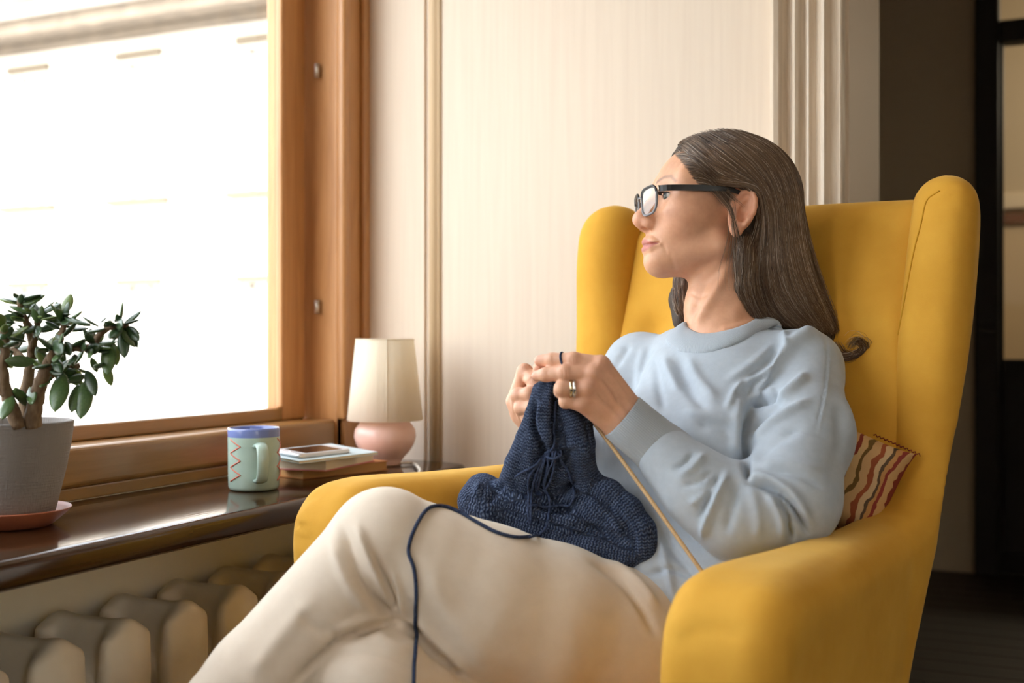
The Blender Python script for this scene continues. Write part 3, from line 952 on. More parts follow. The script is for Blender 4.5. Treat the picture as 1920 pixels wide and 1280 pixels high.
# neck, nape, shoulders' slope under the collar
nbh = b2h(NB)
fd.cap((.008, 0, -.050), (.029, 0, -.165), .057, .0555, .02)
fd.cap((.029, 0, -.165), nbh + np.array([0, 0, -.08]), .0555, .060, .02)
for P_ in (SHL, SHR): fd.cap(nbh + np.array([0, 0, -.010]), b2h(NB * .45 + P_ * .55) + np.array([0, 0, -.03]), .050, .045, .05)
hv, hf = fd.mesh()
hv = relax(hv, hf, 1, .4)
hb = folds(h2b(hv), hf, [
    ([(1219, 438), (1233, 446), (1246, 464), (1250, 480)], 3.5, -.0011), ([(1256, 470), (1262, 492), (1268, 508)], 5, -.0008),
    ([(1262, 380), (1253, 385), (1240, 390)], 4, -.0008), ([(1275, 366), (1286, 370)], 2.5, -.0006), ([(1276, 361), (1288, 360)], 2.5, -.0006),
    ([(1366, 495), (1345, 540), (1318, 585), (1306, 615)], 10, .0050), ([(1330, 520), (1310, 560), (1300, 600)], 8, -.0028),
    ([(1400, 520), (1392, 560), (1370, 600)], 12, .003), ([(1292, 548), (1310, 556), (1330, 552)], 4, -.0012), ([(1293, 572), (1312, 580), (1330, 580)], 4, -.0010),
    ([(1262, 522), (1300, 524), (1335, 505), (1356, 480)], 8, .0015), ([(1345, 622), (1385, 612), (1425, 596)], 7, .004)], b2px)
hv = b2h(hb)
hc = np.tile(SKIN, (len(hv), 1))
u_, y_, z_ = hv[:, 0], np.abs(hv[:, 1]), hv[:, 2]
def blend(mask, col):
    global hc
    m_ = np.clip(mask, 0, 1)[:, None]
    hc = hc * (1 - m_) + np.array(col) * m_
blend(.35 * np.exp(-((u_ - .115) ** 2 / .0012 + (y_ - .05) ** 2 / .0009 + (z_ + .018) ** 2 / .0009)), (.66, .29, .19))
blend(.35 * np.exp(-((u_ - .17) ** 2 / .0003 + (z_ + .02) ** 2 / .0004)), (.64, .28, .20))
blend(.55 * np.clip((np.abs(hv[:, 1]) - .076) / .008, 0, 1) * (z_ < .03), (.66, .30, .19))
lipz = -.0612 + .0006 * np.cos(y_ / .027 * 3.1)
lipm = (u_ > .128) & (y_ < .0275)
up = .0100 * (1 - (y_ / .028) ** 2) + .0006; dn = .0120 * (1 - (y_ / .028) ** 2) + .0006
inl = np.clip((np.where(z_ > lipz, up, dn) - np.abs(z_ - lipz)) / .0025, 0, 1) * lipm
blend(inl * .9, (.47, .155, .130))
blend(np.clip(1 - np.abs(z_ - lipz) / .0016, 0, 1) * lipm * (y_ < .027) * .7, (.22, .07, .06))
bl = np.array([(.014, .040), (.030, .0455), (.045, .0440), (.060, .0330)])
bd, bt, _ = polydist(np.c_[y_, z_], bl)
blend(np.clip(1.3 - bd / .0035, 0, 1) * (u_ > .07) * .78 * (1 - .4 * bt), (.20, .125, .085))
blend(np.clip(1.2 - np.abs(np.hypot(y_ - EYE[1] - .0015, (z_ - EYE[2]) * 2.3) - .0135) / .0014, 0, 1) * (u_ > .105) * (z_ > EYE[2] - .001) * .8, (.12, .07, .05))
scalp = np.clip((.062 + .48 * z_ - u_) / .012, 0, 1) * np.clip((z_ + .012) / .02, 0, 1) * (1 - np.clip((np.abs(hv[:, 1]) - .074) / .004, 0, 1) * (z_ < .02))
blend(scalp * 1.0, (.10, .070, .050))
HEADV, HEADF, HEADC = hv, hf, hc
head_surf = Surf((h2b(hv), hf))

# ------------------------------------------------------------------ hands
def hand(seg, palm, knuck, h=.0016):
    allp = np.vstack([np.array(p) for p, r in seg] + [np.array([k[0] for k in knuck])] + [np.array([q[0], q[1]]) for q in palm])
    fd = Field(allp.min(0) - .03, allp.max(0) + .03, h)
    for a, b, ra, rb, k in palm: fd.cap(a, b, ra, rb, k)
    base_D = fd.D.copy()
    out = base_D
    for pts, rs in seg:
        fd.D = np.full_like(base_D, .5)
        fd.ch(pts, rs, .004)
        d = fd.D
        k = .005
        hh = np.maximum(k - np.abs(d - out), 0) / k
        kk = .0016
        # soft web at the root, nearly crisp between the fingers
        out = np.minimum(d, out) - hh * hh * k * .25 * .6
    fd.D = out
    for c, r, k in knuck: fd.ell(c, (r, r, r), k)
    V, F = fd.mesh()
    return relax(V, F, 1, .4), F

def pts(*a): return [PB(*q) for q in a]
# left hand, its back to the lens
LH = dict(
    index=(pts((1127, 684, 1.640), (1076, 675, 1.640), (1036, 675, 1.652), (1012, 676, 1.662)), [.0125, .0110, .0102, .0082]),
    middle=(pts((1114, 700, 1.634), (1060, 699, 1.632), (1024, 702, 1.645), (1007, 704, 1.655)), [.0130, .0112, .0100, .0080]),
    ring=(pts((1104, 727, 1.633), (1054, 728, 1.630), (1052, 733, 1.655), (1066, 735, 1.668)), [.0128, .0110, .0100, .0085]),
    pinky=(pts((1094, 757, 1.640), (1061, 751, 1.637), (1060, 754, 1.660), (1072, 757, 1.670)), [.0118, .0095, .0088, .0075]),
    thumb=(pts((1152, 762, 1.690), (1092, 728, 1.700), (1040, 700, 1.690), (1011, 689, 1.678)), [.0150, .0125, .0112, .0090]))
wi, wm, wr, wp = pts((1191, 771, 1.664), (1180, 782, 1.660), (1169, 794, 1.660), (1157, 806, 1.664))
back = PB(1250, 850, 1.668)
palm = [(wi, LH['index'][0][0], .0150, .0135, .012), (wm, LH['middle'][0][0], .0150, .0138, .012), (wr, LH['ring'][0][0], .0150, .0135, .012), (wp, LH['pinky'][0][0], .0140, .0125, .012),
        (PB(1160, 775, 1.682), PB(1115, 725, 1.664), .018, .016, .015), (PB(1150, 785, 1.680), PB(1105, 750, 1.662), .017, .015, .015),
        (wi * .5 + wp * .5, back, .0255, .0245, .015), (wi, PB(1254, 846, 1.668), .0150, .014, .010), (wp, PB(1240, 856, 1.668), .0145, .014, .010)]
kn = [(PB(1127, 682, 1.634), .0105, .006), (PB(1112, 699, 1.627), .0110, .006), (PB(1101, 725, 1.626), .0105, .006), (PB(1091, 755, 1.634), .0095, .006),
      (PB(1076, 674, 1.638), .0088, .005), (PB(1060, 698, 1.631), .0092, .005)]
lv, lf = hand(list(LH.values()), palm, kn)
lv = folds(lv, lf, [([(1133, 688), (1160, 725), (1188, 765)], 5, .0014), ([(1118, 704), (1146, 742), (1178, 780)], 5, .0016), ([(1108, 730), (1138, 762), (1168, 794)], 5, .0015),
                    ([(1098, 760), (1125, 782), (1155, 805)], 5, .0010), ([(1132, 712), (1150, 735), (1160, 760)], 3.5, -.0012), ([(1118, 735), (1135, 755)], 5, -.0014), ([(1108, 750), (1125, 766)], 4, -.0012),
                    ([(1070, 668), (1072, 682)], 1.8, -.0007), ([(1076, 667), (1078, 682)], 1.8, -.0007), ([(1082, 668), (1083, 682)], 1.6, -.0005),
                    ([(1055, 691), (1056, 707)], 1.8, -.0007), ([(1062, 690), (1063, 707)], 1.8, -.0007), ([(1068, 691), (1069, 706)], 1.6, -.0005),
                    ([(1036, 668), (1037, 682)], 1.6, -.0005), ([(1026, 695), (1027, 709)], 1.6, -.0005),
                    ([(1185, 765), (1165, 800)], 3, -.0008), ([(1128, 672), (1120, 690)], 4, .0008)], b2px)
# right hand, curled behind the work
RH = dict(
    index=(pts((966, 752, 1.752), (984, 698, 1.738), (1000, 714, 1.716), (1012, 732, 1.704)), [.0130, .0118, .0105, .0082]),
    middle=(pts((975, 776, 1.752), (973, 742, 1.724), (993, 738, 1.706), (1006, 750, 1.704)), [.0130, .0118, .0105, .0088]),
    ring=(pts((990, 790, 1.750), (978, 764, 1.716), (998, 764, 1.702), (1008, 772, 1.706)), [.0125, .0112, .0100, .0085]),
    pinky=(pts((1006, 797, 1.748), (990, 783, 1.716), (1008, 785, 1.704), (1016, 790, 1.708)), [.0112, .0100, .0090, .0075]),
    thumb=(pts((1010, 765, 1.770), (1018, 718, 1.745), (1015, 692, 1.722), (1012, 684, 1.705)), [.0150, .0125, .0108, .0085]))
wR = WRR
palmR = [(wR, RH[k][0][0], .018, .0135, .014) for k in ('index', 'middle', 'ring', 'pinky')] + [(wR, PB(1000, 765, 1.752), .022, .022, .02), (wR, wR * .65 + ELR * .35, .026, .027, .02)]
knR = [(PB(984, 695, 1.735), .0108, .004), (PB(971, 741, 1.720), .0108, .004)]
rv, rf = hand(list(RH.values()), palmR, knR)
rv = folds(rv, rf, [([(986, 686), (993, 694)], 2, -.0006), ([(999, 706), (990, 716)], 2, -.0007), ([(983, 700), (978, 716), (990, 722)], 3, -.0010)], b2px)

def hand_col(V, tips, knu):
    c = np.tile(SKIN * np.array([1.10, 1.16, 1.26]), (len(V), 1))
    for t, r, col, a in [(t, .013, (.70, .34, .26), .5) for t in tips] + [(t, .011, (.62, .29, .20), .45) for t in knu]:
        m = (a * np.exp(-((V - t) ** 2).sum(1) / r ** 2))[:, None]
        c = c * (1 - m) + np.array(col) * m
    return c
lc = hand_col(lv, [LH['index'][0][3], LH['middle'][0][3]], [k[0] for k in kn])
rc = hand_col(rv, [RH['index'][0][3]], [k[0] for k in knR])

# ------------------------------------------------------------------ the body under the clothes (one skin mesh with head and hands)
fb = Field((-.36, -.32, -.02), (.36, .78, .96), .010)
fb.ch([(.02, .40, .54), (.03, .47, .70), (.03, .54, .83), NB + [0, 0, -.02]], [.100, .098, .085, .055], .05, (1.35, 1, 1))
for a, b, c, r in ((SHL, ELL, WRL, (.048, .044, .036, .026)), (SHR, ELR, WRR, (.048, .044, .036, .026))):
    fb.cap(NB + [0, 0, -.03], a, .045, r[0], .05); fb.cap(a, b, r[0], r[1], .02)
    fb.ch([b, PB(1378, 963, 1.622), PB(1312, 916, 1.636), PB(1254, 860, 1.660), c] if a is SHL else [b, c], [.040, .036, .031, .027, .024] if a is SHL else [.040, .026], .02)
for a, b, c in ((HIPL, KNL, ANL), (HIPR, KNR, ANR)):
    fb.cap(a, b, .085, .055, .03); fb.cap(b, c, .052, .034, .02)
    dirn = np.array([0, -1, -.25]) if c is ANR else np.array([-.25, -.9, -.5])
    fb.cap(c + [0, .02, -.03], c + dirn * .16 + [0, 0, -.03], .036, .026, .03)
bv, bf = fb.mesh()
bv = relax(bv, bf, 2)

allV = np.vstack([h2world(HEADV), b2world(lv), b2world(rv), b2world(bv)])
n1, n2, n3 = len(HEADV), len(lv), len(rv)
allF = np.vstack([HEADF, lf + n1, rf + n1 + n2, bf + n1 + n2 + n3])
allC = np.vstack([HEADC, lc, rc, np.tile(SKIN, (len(bv), 1))])
put('body', allV, allF, M['skin'], person, col=allC)

# eyes
M['eye'] = mat('eye', (.8, .78, .75), .12)
n, L, p = nt(M['eye'])
at = n.new('ShaderNodeAttribute'); at.attribute_name = 'Col'; L.new(at.outputs['Color'], p.inputs['Base Color'])
for s in (1, -1):
    bm = bmesh.new(); bmesh.ops.create_uvsphere(bm, u_segments=40, v_segments=30, radius=.0145)
    V = np.array([v.co[:] for v in bm.verts]); F = [[v.index for v in f.verts] for f in bm.faces]; bm.free()
    g = np.array([.95, .26, .03]); g /= np.linalg.norm(g)
    ang = np.arccos(np.clip(V @ g / .0145, -1, 1))
    C = np.tile([.62, .56, .52], (len(V), 1)); C[ang < .50] = (.045, .05, .045); C[ang < .24] = (.01, .01, .01)
    V = V * (1 + .05 * np.exp(-(ang / .35) ** 2))[:, None]
    put('eyeball', h2world(V + np.array([EYE[0], s * EYE[1], EYE[2]])), F, M['eye'], person, col=C)
# lashes on the near eye
M['lash'] = mat('lash', (.03, .018, .012), .6)
for s in (1, -1):
    Ls = []
    for k in range(22):
        a = k / 21
        yv = EYE[1] - .010 + .024 * a
        uu = EYE[0] + math.sqrt(max(.0163 ** 2 - (yv - EYE[1]) ** 2, 0))
        p0 = np.array([uu, s * yv, EYE[2] + .0042 - .006 * (a - .45) ** 2])
        p1 = p0 + np.array([.0050, s * .0035 * (a - .2), .0010]); p2 = p0 + np.array([.0072, s * .006 * (a - .2), .0030])
        Ls.append(tube(spline([p0, p1, p2], 5), [.0006, .0005, .0004, .0003, .00015], 4))
    V, F = join(*Ls)
    o = put('eyelashes', h2world(V), F, M['lash'], person); o['kind'] = 'stuff'

# ================================================================== HER CLOTHES
M['sweater'] = fabric('pale_blue_knit_jersey', (.40, .455, .515), (.44, .50, .56), .85, 1100, .25, .3, 90)
M['rib'] = mat('pale_blue_ribbing', (.39, .445, .505), .85, spec=.2)
n, L, p = nt(M['rib'])
uvn = n.new('ShaderNodeUVMap'); sx = n.new('ShaderNodeSeparateXYZ'); L.new(uvn.outputs[0], sx.inputs[0])
mm = n.new('ShaderNodeMath'); mm.operation = 'SINE'; ml = n.new('ShaderNodeMath'); ml.operation = 'MULTIPLY'; ml.inputs[1].default_value = 2 * math.pi
L.new(sx.outputs[0], ml.inputs[0]); L.new(ml.outputs[0], mm.inputs[0])
bump(M['rib'], mm.outputs[0], .4, .0008)
p.inputs['Sheen Weight'].default_value = .25
M['trouser'] = fabric('cream_cotton', (.735, .630, .51), (.78, .68, .56), .85, 1400, .3, .2, 40)

fs = Field((-.36, -.06, .40), (.36, .70, .98), .0042)
# trunk
fs.ch([(.01, .385, .50), (.02, .41, .60), (.025, .47, .72), (.03, .53, .83), NB + [0, .005, -.045]], [.122, .114, .110, .094, .066], .05, (1.32, 1, 1))
fs.ell((.085, .400, .755), (.075, .060, .070), .06)
fs.ell((-.045, .400, .755), (.075, .060, .070), .06)
for P_ in (SHL, SHR): fs.cap(NB + [0, 0, -.006], P_ + [0, 0, .004], .046, .044, .045)
fs.cap(NB + [-.045, -.035, -.032], NB + [.055, -.030, -.036], .050, .052, .04)
fs.cap(NB + [-.045, 0, .004], SHR * .5 + NB * .5 + [0, 0, .010], .046, .044, .03)
# the hem lying over the hips
fs.cap(PB(1196, 1078, 1.70), PB(1275, 1150, 1.655), .030, .034, .03)
fs.cap(PB(1245, 1085, 1.705), PB(1390, 1120, 1.66), .062, .075, .04)
fs.cap(PB(1220, 1040, 1.74), PB(1250, 960, 1.76), .06, .07, .04)
# far sleeve
fs.ell(SHR, (.052, .052, .052), .04)
fs.ch([SHR, SHR * .5 + ELR * .5, ELR], [.054, .060, .060], .03)
fs.ch([ELR, ELR * .4 + WRR * .6], [.060, .046], .03)
# near sleeve: its own volume, joined softly at the shoulder and nearly crisp elsewhere
trunkD = fs.D
fs.D = np.full_like(trunkD, .5)
MID = SHL * .5 + ELL * .5 + np.array([.010, 0, -.006])
fs.ch([NB * .35 + SHL * .65 + [0, 0, -.012], SHL, MID, ELL], [.048, .054, .068, .066], .03)
fs.ch([ELL, PB(1378, 963, 1.622), PB(1312, 916, 1.636), PB(1254, 860, 1.656)], [.064, .057, .049, .043], .03)
fs.cap(PB(1254, 860, 1.656), PB(1236, 843, 1.660), .042, .034, .006)
X, Y, Z = np.meshgrid(*fs.ax, indexing='ij', sparse=True)
dsh = np.sqrt((X - SHL[0]) ** 2 + (Y - SHL[1]) ** 2 + (Z - SHL[2] - .03) ** 2)
kk = .006 + .040 * np.clip(1 - dsh / .115, 0, 1) ** 1.0
hh = np.maximum(kk - np.abs(fs.D - trunkD), 0) / kk
fs.D = (np.minimum(fs.D, trunkD) - hh * hh * kk * .25).astype(np.float32)
full = fs.mesh()
neck_surf = Surf(full, (h2b(HEADV), HEADF))
# neck hole
fs.ell(PB(1352, 590, 1.875) + np.array([0, 0, .012]), (.058, .062, .046), .004, op='s')
sv, sf = fs.mesh()
sv = relax(sv, sf, 3)
F_ = [
    # shoulder and armpit
    ([(1470, 620), (1473, 640), (1477, 655)], 7, .0050), ([(1540, 617), (1510, 628), (1483, 648), (1450, 690), (1414, 738)], 13, .0085),
    ([(1412, 756), (1440, 746), (1462, 732)], 8, -.0120), ([(1452, 752), (1480, 732), (1515, 700)], 9, .0060), ([(1415, 745), (1435, 741), (1455, 728)], 7, .006),
    ([(1410, 812), (1440, 770), (1470, 746)], 9, -.0050), ([(1408, 835), (1440, 797), (1480, 770), (1520, 748)], 9, .0050), ([(1418, 860), (1450, 830), (1500, 800)], 12, -.003),
    ([(1410, 757), (1402, 790), (1399, 850), (1402, 900)], 7, -.0130), ([(1386, 740), (1380, 800), (1378, 860)], 12, .0060),
    ([(1443, 692), (1420, 706), (1396, 716)], 6, .0045), ([(1395, 716), (1378, 735), (1362, 770)], 8, .0055), ([(1440, 705), (1415, 722), (1400, 745)], 6, -.004),
    ([(1455, 640), (1430, 665), (1400, 690), (1360, 715)], 10, .0030), ([(1465, 655), (1440, 680), (1400, 708)], 7, -.0030),
    # chest
    ([(1248, 668), (1258, 700), (1275, 735)], 10, .0050), ([(1268, 665), (1280, 700), (1300, 740), (1330, 770)], 11, -.0040), ([(1292, 670), (1310, 710), (1345, 750)], 11, .0035),
    ([(1210, 650), (1200, 690), (1198, 730)], 10, .003), ([(1180, 645), (1165, 670), (1150, 690)], 8, -.003), ([(1225, 670), (1235, 720), (1245, 770)], 9, -.003),
    ([(1300, 790), (1350, 800), (1390, 830)], 14, -.004), ([(1280, 770), (1330, 780), (1380, 790)], 10, .003),
    # elbow and forearm
    ([(1402, 903), (1440, 912), (1478, 940), (1503, 975), (1517, 1008)], 7, -.0110), ([(1400, 892), (1445, 898), (1490, 930), (1522, 985)], 10, .0055),
    ([(1455, 935), (1476, 960), (1482, 1000), (1480, 1020)], 6, -.0080), ([(1440, 930), (1462, 965), (1466, 1010)], 8, .0050),
    ([(1362, 888), (1345, 930), (1326, 975), (1318, 1010)], 8, .0065), ([(1352, 880), (1330, 925), (1308, 975)], 8, -.0050), ([(1385, 900), (1372, 950), (1360, 1000)], 10, -.004),
    ([(1405, 910), (1420, 960), (1420, 1010)], 12, .003),
    ([(1262, 878), (1280, 868), (1300, 848)], 5, -.0045), ([(1272, 893), (1296, 880), (1322, 850)], 7, .0040), ([(1275, 910), (1305, 905), (1340, 880)], 6, -.0030), ([(1290, 945), (1320, 930), (1345, 905)], 7, .003),
    # seams
    ([(1544, 622), (1551, 650), (1550, 700), (1541, 755), (1528, 815)], 2.2, -.0016), ([(1552, 650), (1553, 700), (1545, 755), (1532, 812)], 3.5, .0012),
    ([(1450, 809), (1500, 808), (1535, 816), (1550, 826)], 2.2, -.0012), ([(1575, 690), (1590, 760), (1600, 830)], 12, .003), ([(1568, 760), (1575, 830), (1560, 900)], 12, -.003),
    ([(1420, 870), (1480, 868), (1540, 885)], 9, .003), ([(1430, 885), (1490, 888), (1545, 915)], 8, -.0035),
    # belly
    ([(1235, 985), (1260, 1030), (1300, 1075)], 9, -.005), ([(1240, 1010), (1250, 1060), (1265, 1120)], 9, .004), ([(1215, 1075), (1260, 1068), (1310, 1085)], 6, -.004)]
sv = folds(sv, sf, [(l_, w_ * .85, a_ * 1.6) for l_, w_, a_ in F_], b2px)
sw = put('sweater', b2world(sv), sf, M['sweater'], person)
sweater_surf = Surf((sv, sf))

def band(C, ax_in, wdt, thick, nrib, seg=8, closed=True):
    """ribbed band: outline C (n,3), direction field ax_in (n,3) along which its width runs, rounded section"""
    n_ = len(C); V = []; UV = []
    T = np.roll(C, -1, 0) - np.roll(C, 1, 0); T /= np.linalg.norm(T, axis=1)[:, None]
    A = ax_in - T * (ax_in * T).sum(1)[:, None]; A /= np.linalg.norm(A, axis=1)[:, None]
    N = np.cross(T, A)
    th = np.linspace(0, 2 * np.pi, 20, endpoint=False)
    for i in range(n_ + 1):
        j = i % n_
        for t in th:
            x = np.sign(math.cos(t)) * abs(math.cos(t)) ** .55 * wdt / 2
            y = np.sign(math.sin(t)) * abs(math.sin(t)) ** .8 * thick / 2
            V.append(C[j] + A[j] * x + N[j] * y); UV.append((i / n_ * nrib, t / 6.28))
    F = []
    for i in range(n_):
        for q in range(20):
            F.append([i * 20 + q, i * 20 + (q + 1) % 20, (i + 1) * 20 + (q + 1) % 20, (i + 1) * 20 + q])
    return np.array(V), np.array(F), np.array(UV)

# ribbed collar: front runs along the photo's neckline on the jersey, the back round the nape
Ipx = [(1287, 606), (1292, 618), (1315, 628), (1345, 626), (1378, 618), (1404, 607), (1426, 598)]
Opx = [(1252, 632), (1266, 654), (1312, 662), (1360, 652), (1400, 635), (1430, 619), (1462, 604)]
Iin = [neck_surf.hit(*q) for q in Ipx]; Oin = [neck_surf.hit(*q) for q in Opx]
Iin = [q if q is not None else PB(x, y, 1.86) for q, (x, y) in zip(Iin, Ipx)]; Oin = [q if q is not None else PB(x, y, 1.86) for q, (x, y) in zip(Oin, Opx)]
bI = [NB + np.array(q) for q in ((.066, .018, .026), (.050, .056, .034), (.010, .070, .036), (-.030, .056, .036), (-.050, .020, .034))]
bO = [NB + np.array(q) for q in ((.088, .020, .012), (.070, .074, .012), (.010, .094, .012), (-.046, .078, .012), (-.072, .026, .016))]
print('collar', b2px(np.array(Iin)).round(), b2px(np.array(bI)).round(), b2px(np.array(Oin)).round(), b2px(np.array(bO)).round(), [cam2b(b2cam(q)).round(3) for q in Iin])
CI, CO = np.vstack([Iin, bI]), np.vstack([Oin, bO])
def resamp(P, n_):
    P = np.array(P); k = len(P); q = np.arange(n_) / n_ * k
    i = q.astype(int); t = (q - i)[:, None]
    p0, p1, p2, p3 = P[(i - 1) % k], P[i % k], P[(i + 1) % k], P[(i + 2) % k]
    return .5 * ((2 * p1) + (-p0 + p2) * t + (2 * p0 - 5 * p1 + 4 * p2 - p3) * t ** 2 + (-p0 + 3 * p1 - 3 * p2 + p3) * t ** 3)
CI, CO = resamp(CI, 156), resamp(CO, 156)
cI, cO = CI.copy(), CO.copy()
for _ in range(6):
    CI = (np.roll(CI, 1, 0) + 2 * CI + np.roll(CI, -1, 0)) / 4; CO = (np.roll(CO, 1, 0) + 2 * CO + np.roll(CO, -1, 0)) / 4
A_ = CO - CI; T_c = np.roll(CI + CO, -1, 0) - np.roll(CI + CO, 1, 0)
N_c = np.cross(T_c, A_); N_c /= np.linalg.norm(N_c, axis=1)[:, None]
out_ = (CI + CO) / 2 - NB - np.array([0, 0, -.06]); sgn_ = np.sign((N_c * out_).sum(1)); N_c *= sgn_[:, None]
V, UV, F = [], [], []
sec = [(-.02, -.0060), (-.035, -.001), (-.02, .0030), (.06, .0048), (.25, .0055), (.5, .0056), (.75, .0048), (.93, .0030), (1.0, .0012), (1.02, -.0030), (.97, -.0060)]
for i in range(157):
    j = i % 156
    for a_, h_ in sec: V.append(CI[j] + A_[j] * a_ + N_c[j] * h_); UV.append((i / 156 * 230, a_))
k = len(sec)
for i in range(156):
    for q in range(k): F.append([i * k + q, (i + 1) * k + q, (i + 1) * k + (q + 1) % k, i * k + (q + 1) % k])
put('collar', b2world(np.array(V)), np.array(F), M['rib'], person, uv=np.array(UV))
# near cuff: an open ribbed tube round the wrist
ax = PB(1250, 852, 1.668) - PB(1172, 786, 1.665); axl = np.linalg.norm(ax); ax /= axl
a0 = PB(1176, 789, 1.664) - ax * .0095
up_ = np.array([0, 0, 1.]) - ax * ax[2]; up_ /= np.linalg.norm(up_); sd = np.cross(ax, up_)
prof = [(.004, .0300), (.0005, .0335), (-.0015, .0352), (.001, .0372), (.025, .0376), (.055, .0388), (.070, .0406), (.084, .0420), (.092, .0420), (.098, .0400)]
V, UV, F = [], [], []
ns = 72
for i in range(ns + 1):
    t = 2 * math.pi * i / ns
    for s_, r_ in prof:
        V.append(a0 + ax * s_ + (up_ * math.cos(t) * 1.0 + sd * math.sin(t) * .96) * r_); UV.append((i / ns * 76, s_ * 10))
k = len(prof)
for i in range(ns):
    for q in range(k - 1): F.append([i * k + q, (i + 1) * k + q, (i + 1) * k + q + 1, i * k + q + 1])
put('cuff', b2world(np.array(V)), np.array(F), M['rib'], person, uv=np.array(UV))

# ------------------------------------------------------------------ trousers
ft = Field((-.60, -.52, .05), (.30, .55, .80), .0048)
ft.ell((.0, .40, .52), (.195, .150, .115), .04)
m1 = HIPL * .5 + KNL * .5 + np.array([0, 0, -.018])
ft.ch([HIPL, PB(1160, 1194, 1.675), PB(1030, 1160, 1.645), PB(900, 1128, 1.615), PB(805, 1080, 1.600), KNL], [.098, .099, .103, .106, .092, .076], .02)
sh = KNL * .45 + ANL * .55
ft.ch([KNL, sh, ANL], [.074, .070, .060], .012)
ft.cap(HIPR, KNR, .090, .084, .003)
ft.cap(KNR, ANR, .078, .060, .02)
tv, tf = ft.mesh()
tv = relax(tv, tf, 2)
T_ = [([(748, 1163), (800, 1208), (850, 1252), (890, 1292)], 7, -.0100), ([(748, 1163), (690, 1180), (630, 1206), (550, 1278)], 7, -.0100), ([(775, 1160), (825, 1205), (880, 1262)], 9, .0040), ([(730, 1150), (680, 1162), (615, 1188)], 9, .0035),
      ([(640, 985), (655, 1030), (676, 1080), (705, 1125), (738, 1158)], 10, -.0080), ([(668, 980), (690, 1040), (712, 1095), (735, 1140)], 10, .0060), ([(700, 1035), (722, 1085), (745, 1150)], 7, -.0070),
      ([(622, 1010), (640, 1070), (668, 1120), (700, 1150)], 12, .0045), ([(735, 1070), (750, 1110), (757, 1160)], 6, .005), ([(690, 1085), (712, 1120), (735, 1160)], 5, -.005),
      ([(765, 1120), (790, 1190), (830, 1260)], 12, -.0030), ([(800, 1060), (850, 1160), (930, 1260)], 26, .0030), ([(560, 1150), (600, 1180), (650, 1190)], 14, -.003), ([(590, 1120), (520, 1200), (470, 1270)], 22, .003),
      ([(1105, 1050), (1160, 1085), (1200, 1135), (1230, 1190)], 9, -.0050), ([(1130, 1045), (1190, 1085), (1235, 1140)], 9, .0045), ([(700, 1185), (740, 1210), (790, 1215)], 14, .003), ([(620, 1230), (700, 1225), (790, 1260)], 12, -.0025)]
tv = folds(tv, tf, [(l_, w_ * .8, a_ * 1.5) for l_, w_, a_ in T_], b2px)
put('trousers', b2world(tv), tf, M['trouser'], person)
trouser_surf = Surf((tv, tf))

# ================================================================== HAIR
fh = Field((-.21, -.125, -.34), (.125, .125, .145), .0035)
# cap on the skull, cut back to the hairline
fh.ell((.006, 0, .031), (.1150, .0880, .0965), .01)
fh.ell((.044, 0, .036), (.076, .074, .080), .03)
X, Y, Z = np.meshgrid(*fh.ax, indexing='ij', sparse=True)
cut = (X - (.053 + .46 * Z - .10 * np.clip(.03 - Z, 0, 1) + .004 * np.sin(Y * 160))) * .9
fh.D = np.maximum(fh.D, np.maximum(cut, -.05 - Z).astype(np.float32))
fh.ch([(-.022, 0, -.005), (-.050, .002, -.09), (-.082, .000, -.155), (-.118, -.004, -.205), (-.140, -.010, -.27)], [.080, .071, .063, .048, .030], .03, (1, .95, 1))
fh.ch([(.020, -.084, .00), (.050, -.082, -.07), (.068, -.074, -.14), (.066, -.066, -.175), (.05, -.06, -.22)], [.016, .019, .021, .019, .012], .02)
fh.ell((.023, .095, -.018), (.0285, .026, .0475), .004, op='s')
fh.cap((.020, 0, -.09), (.042, 0, -.20), .0585, .066, .008, op='s')
fh.cap((.075, .05, -.02), (.070, .05, -.11), .040, .040, .01, op='s')
fh.ch([H3(1394, 448, .070), H3(1393, 490, .068), H3(1397, 540, .060), H3(1420, 588, .050)], [.010, .0135, .0145, .013], .012)
yv, yf = fh.mesh()
yv = relax(yv, yf, 2)
M['hairbase'] = mat('hair_underlayer', (.045, .028, .017), .65)
bump(M['hairbase'], noise(M['hairbase'], coords(M['hairbase'], (60, 60, 5)), 12, 3), .5, .003)
put('hair_underlayer', h2world(yv), yf, M['hairbase'], person)
hair_surf = Surf((h2b(yv), yf))

M['hair'] = bpy.data.materials.new('greying_brown_hair'); M['hair'].use_nodes = True
n, L, p = nt(M['hair'])
hi = n.new('ShaderNodeHairInfo')
rp = n.new('ShaderNodeValToRGB'); e = rp.color_ramp.elements
e[0].position, e[0].color = 0, (.035, .020, .011, 1); e[1].position, e[1].color = 1, (.62, .54, .46, 1)
for q, c_ in ((.35, (.095, .052, .027)), (.70, (.150, .086, .047)), (.87, (.23, .150, .092)), (.95, (.44, .36, .29))):
    x = e.new(q); x.color = (*c_, 1)
L.new(hi.outputs['Random'], rp.inputs['Fac']); L.new(rp.outputs[0], p.inputs['Base Color'])
p.inputs['Roughness'].default_value = .38
p.inputs['Specular IOR Level'].default_value = .55

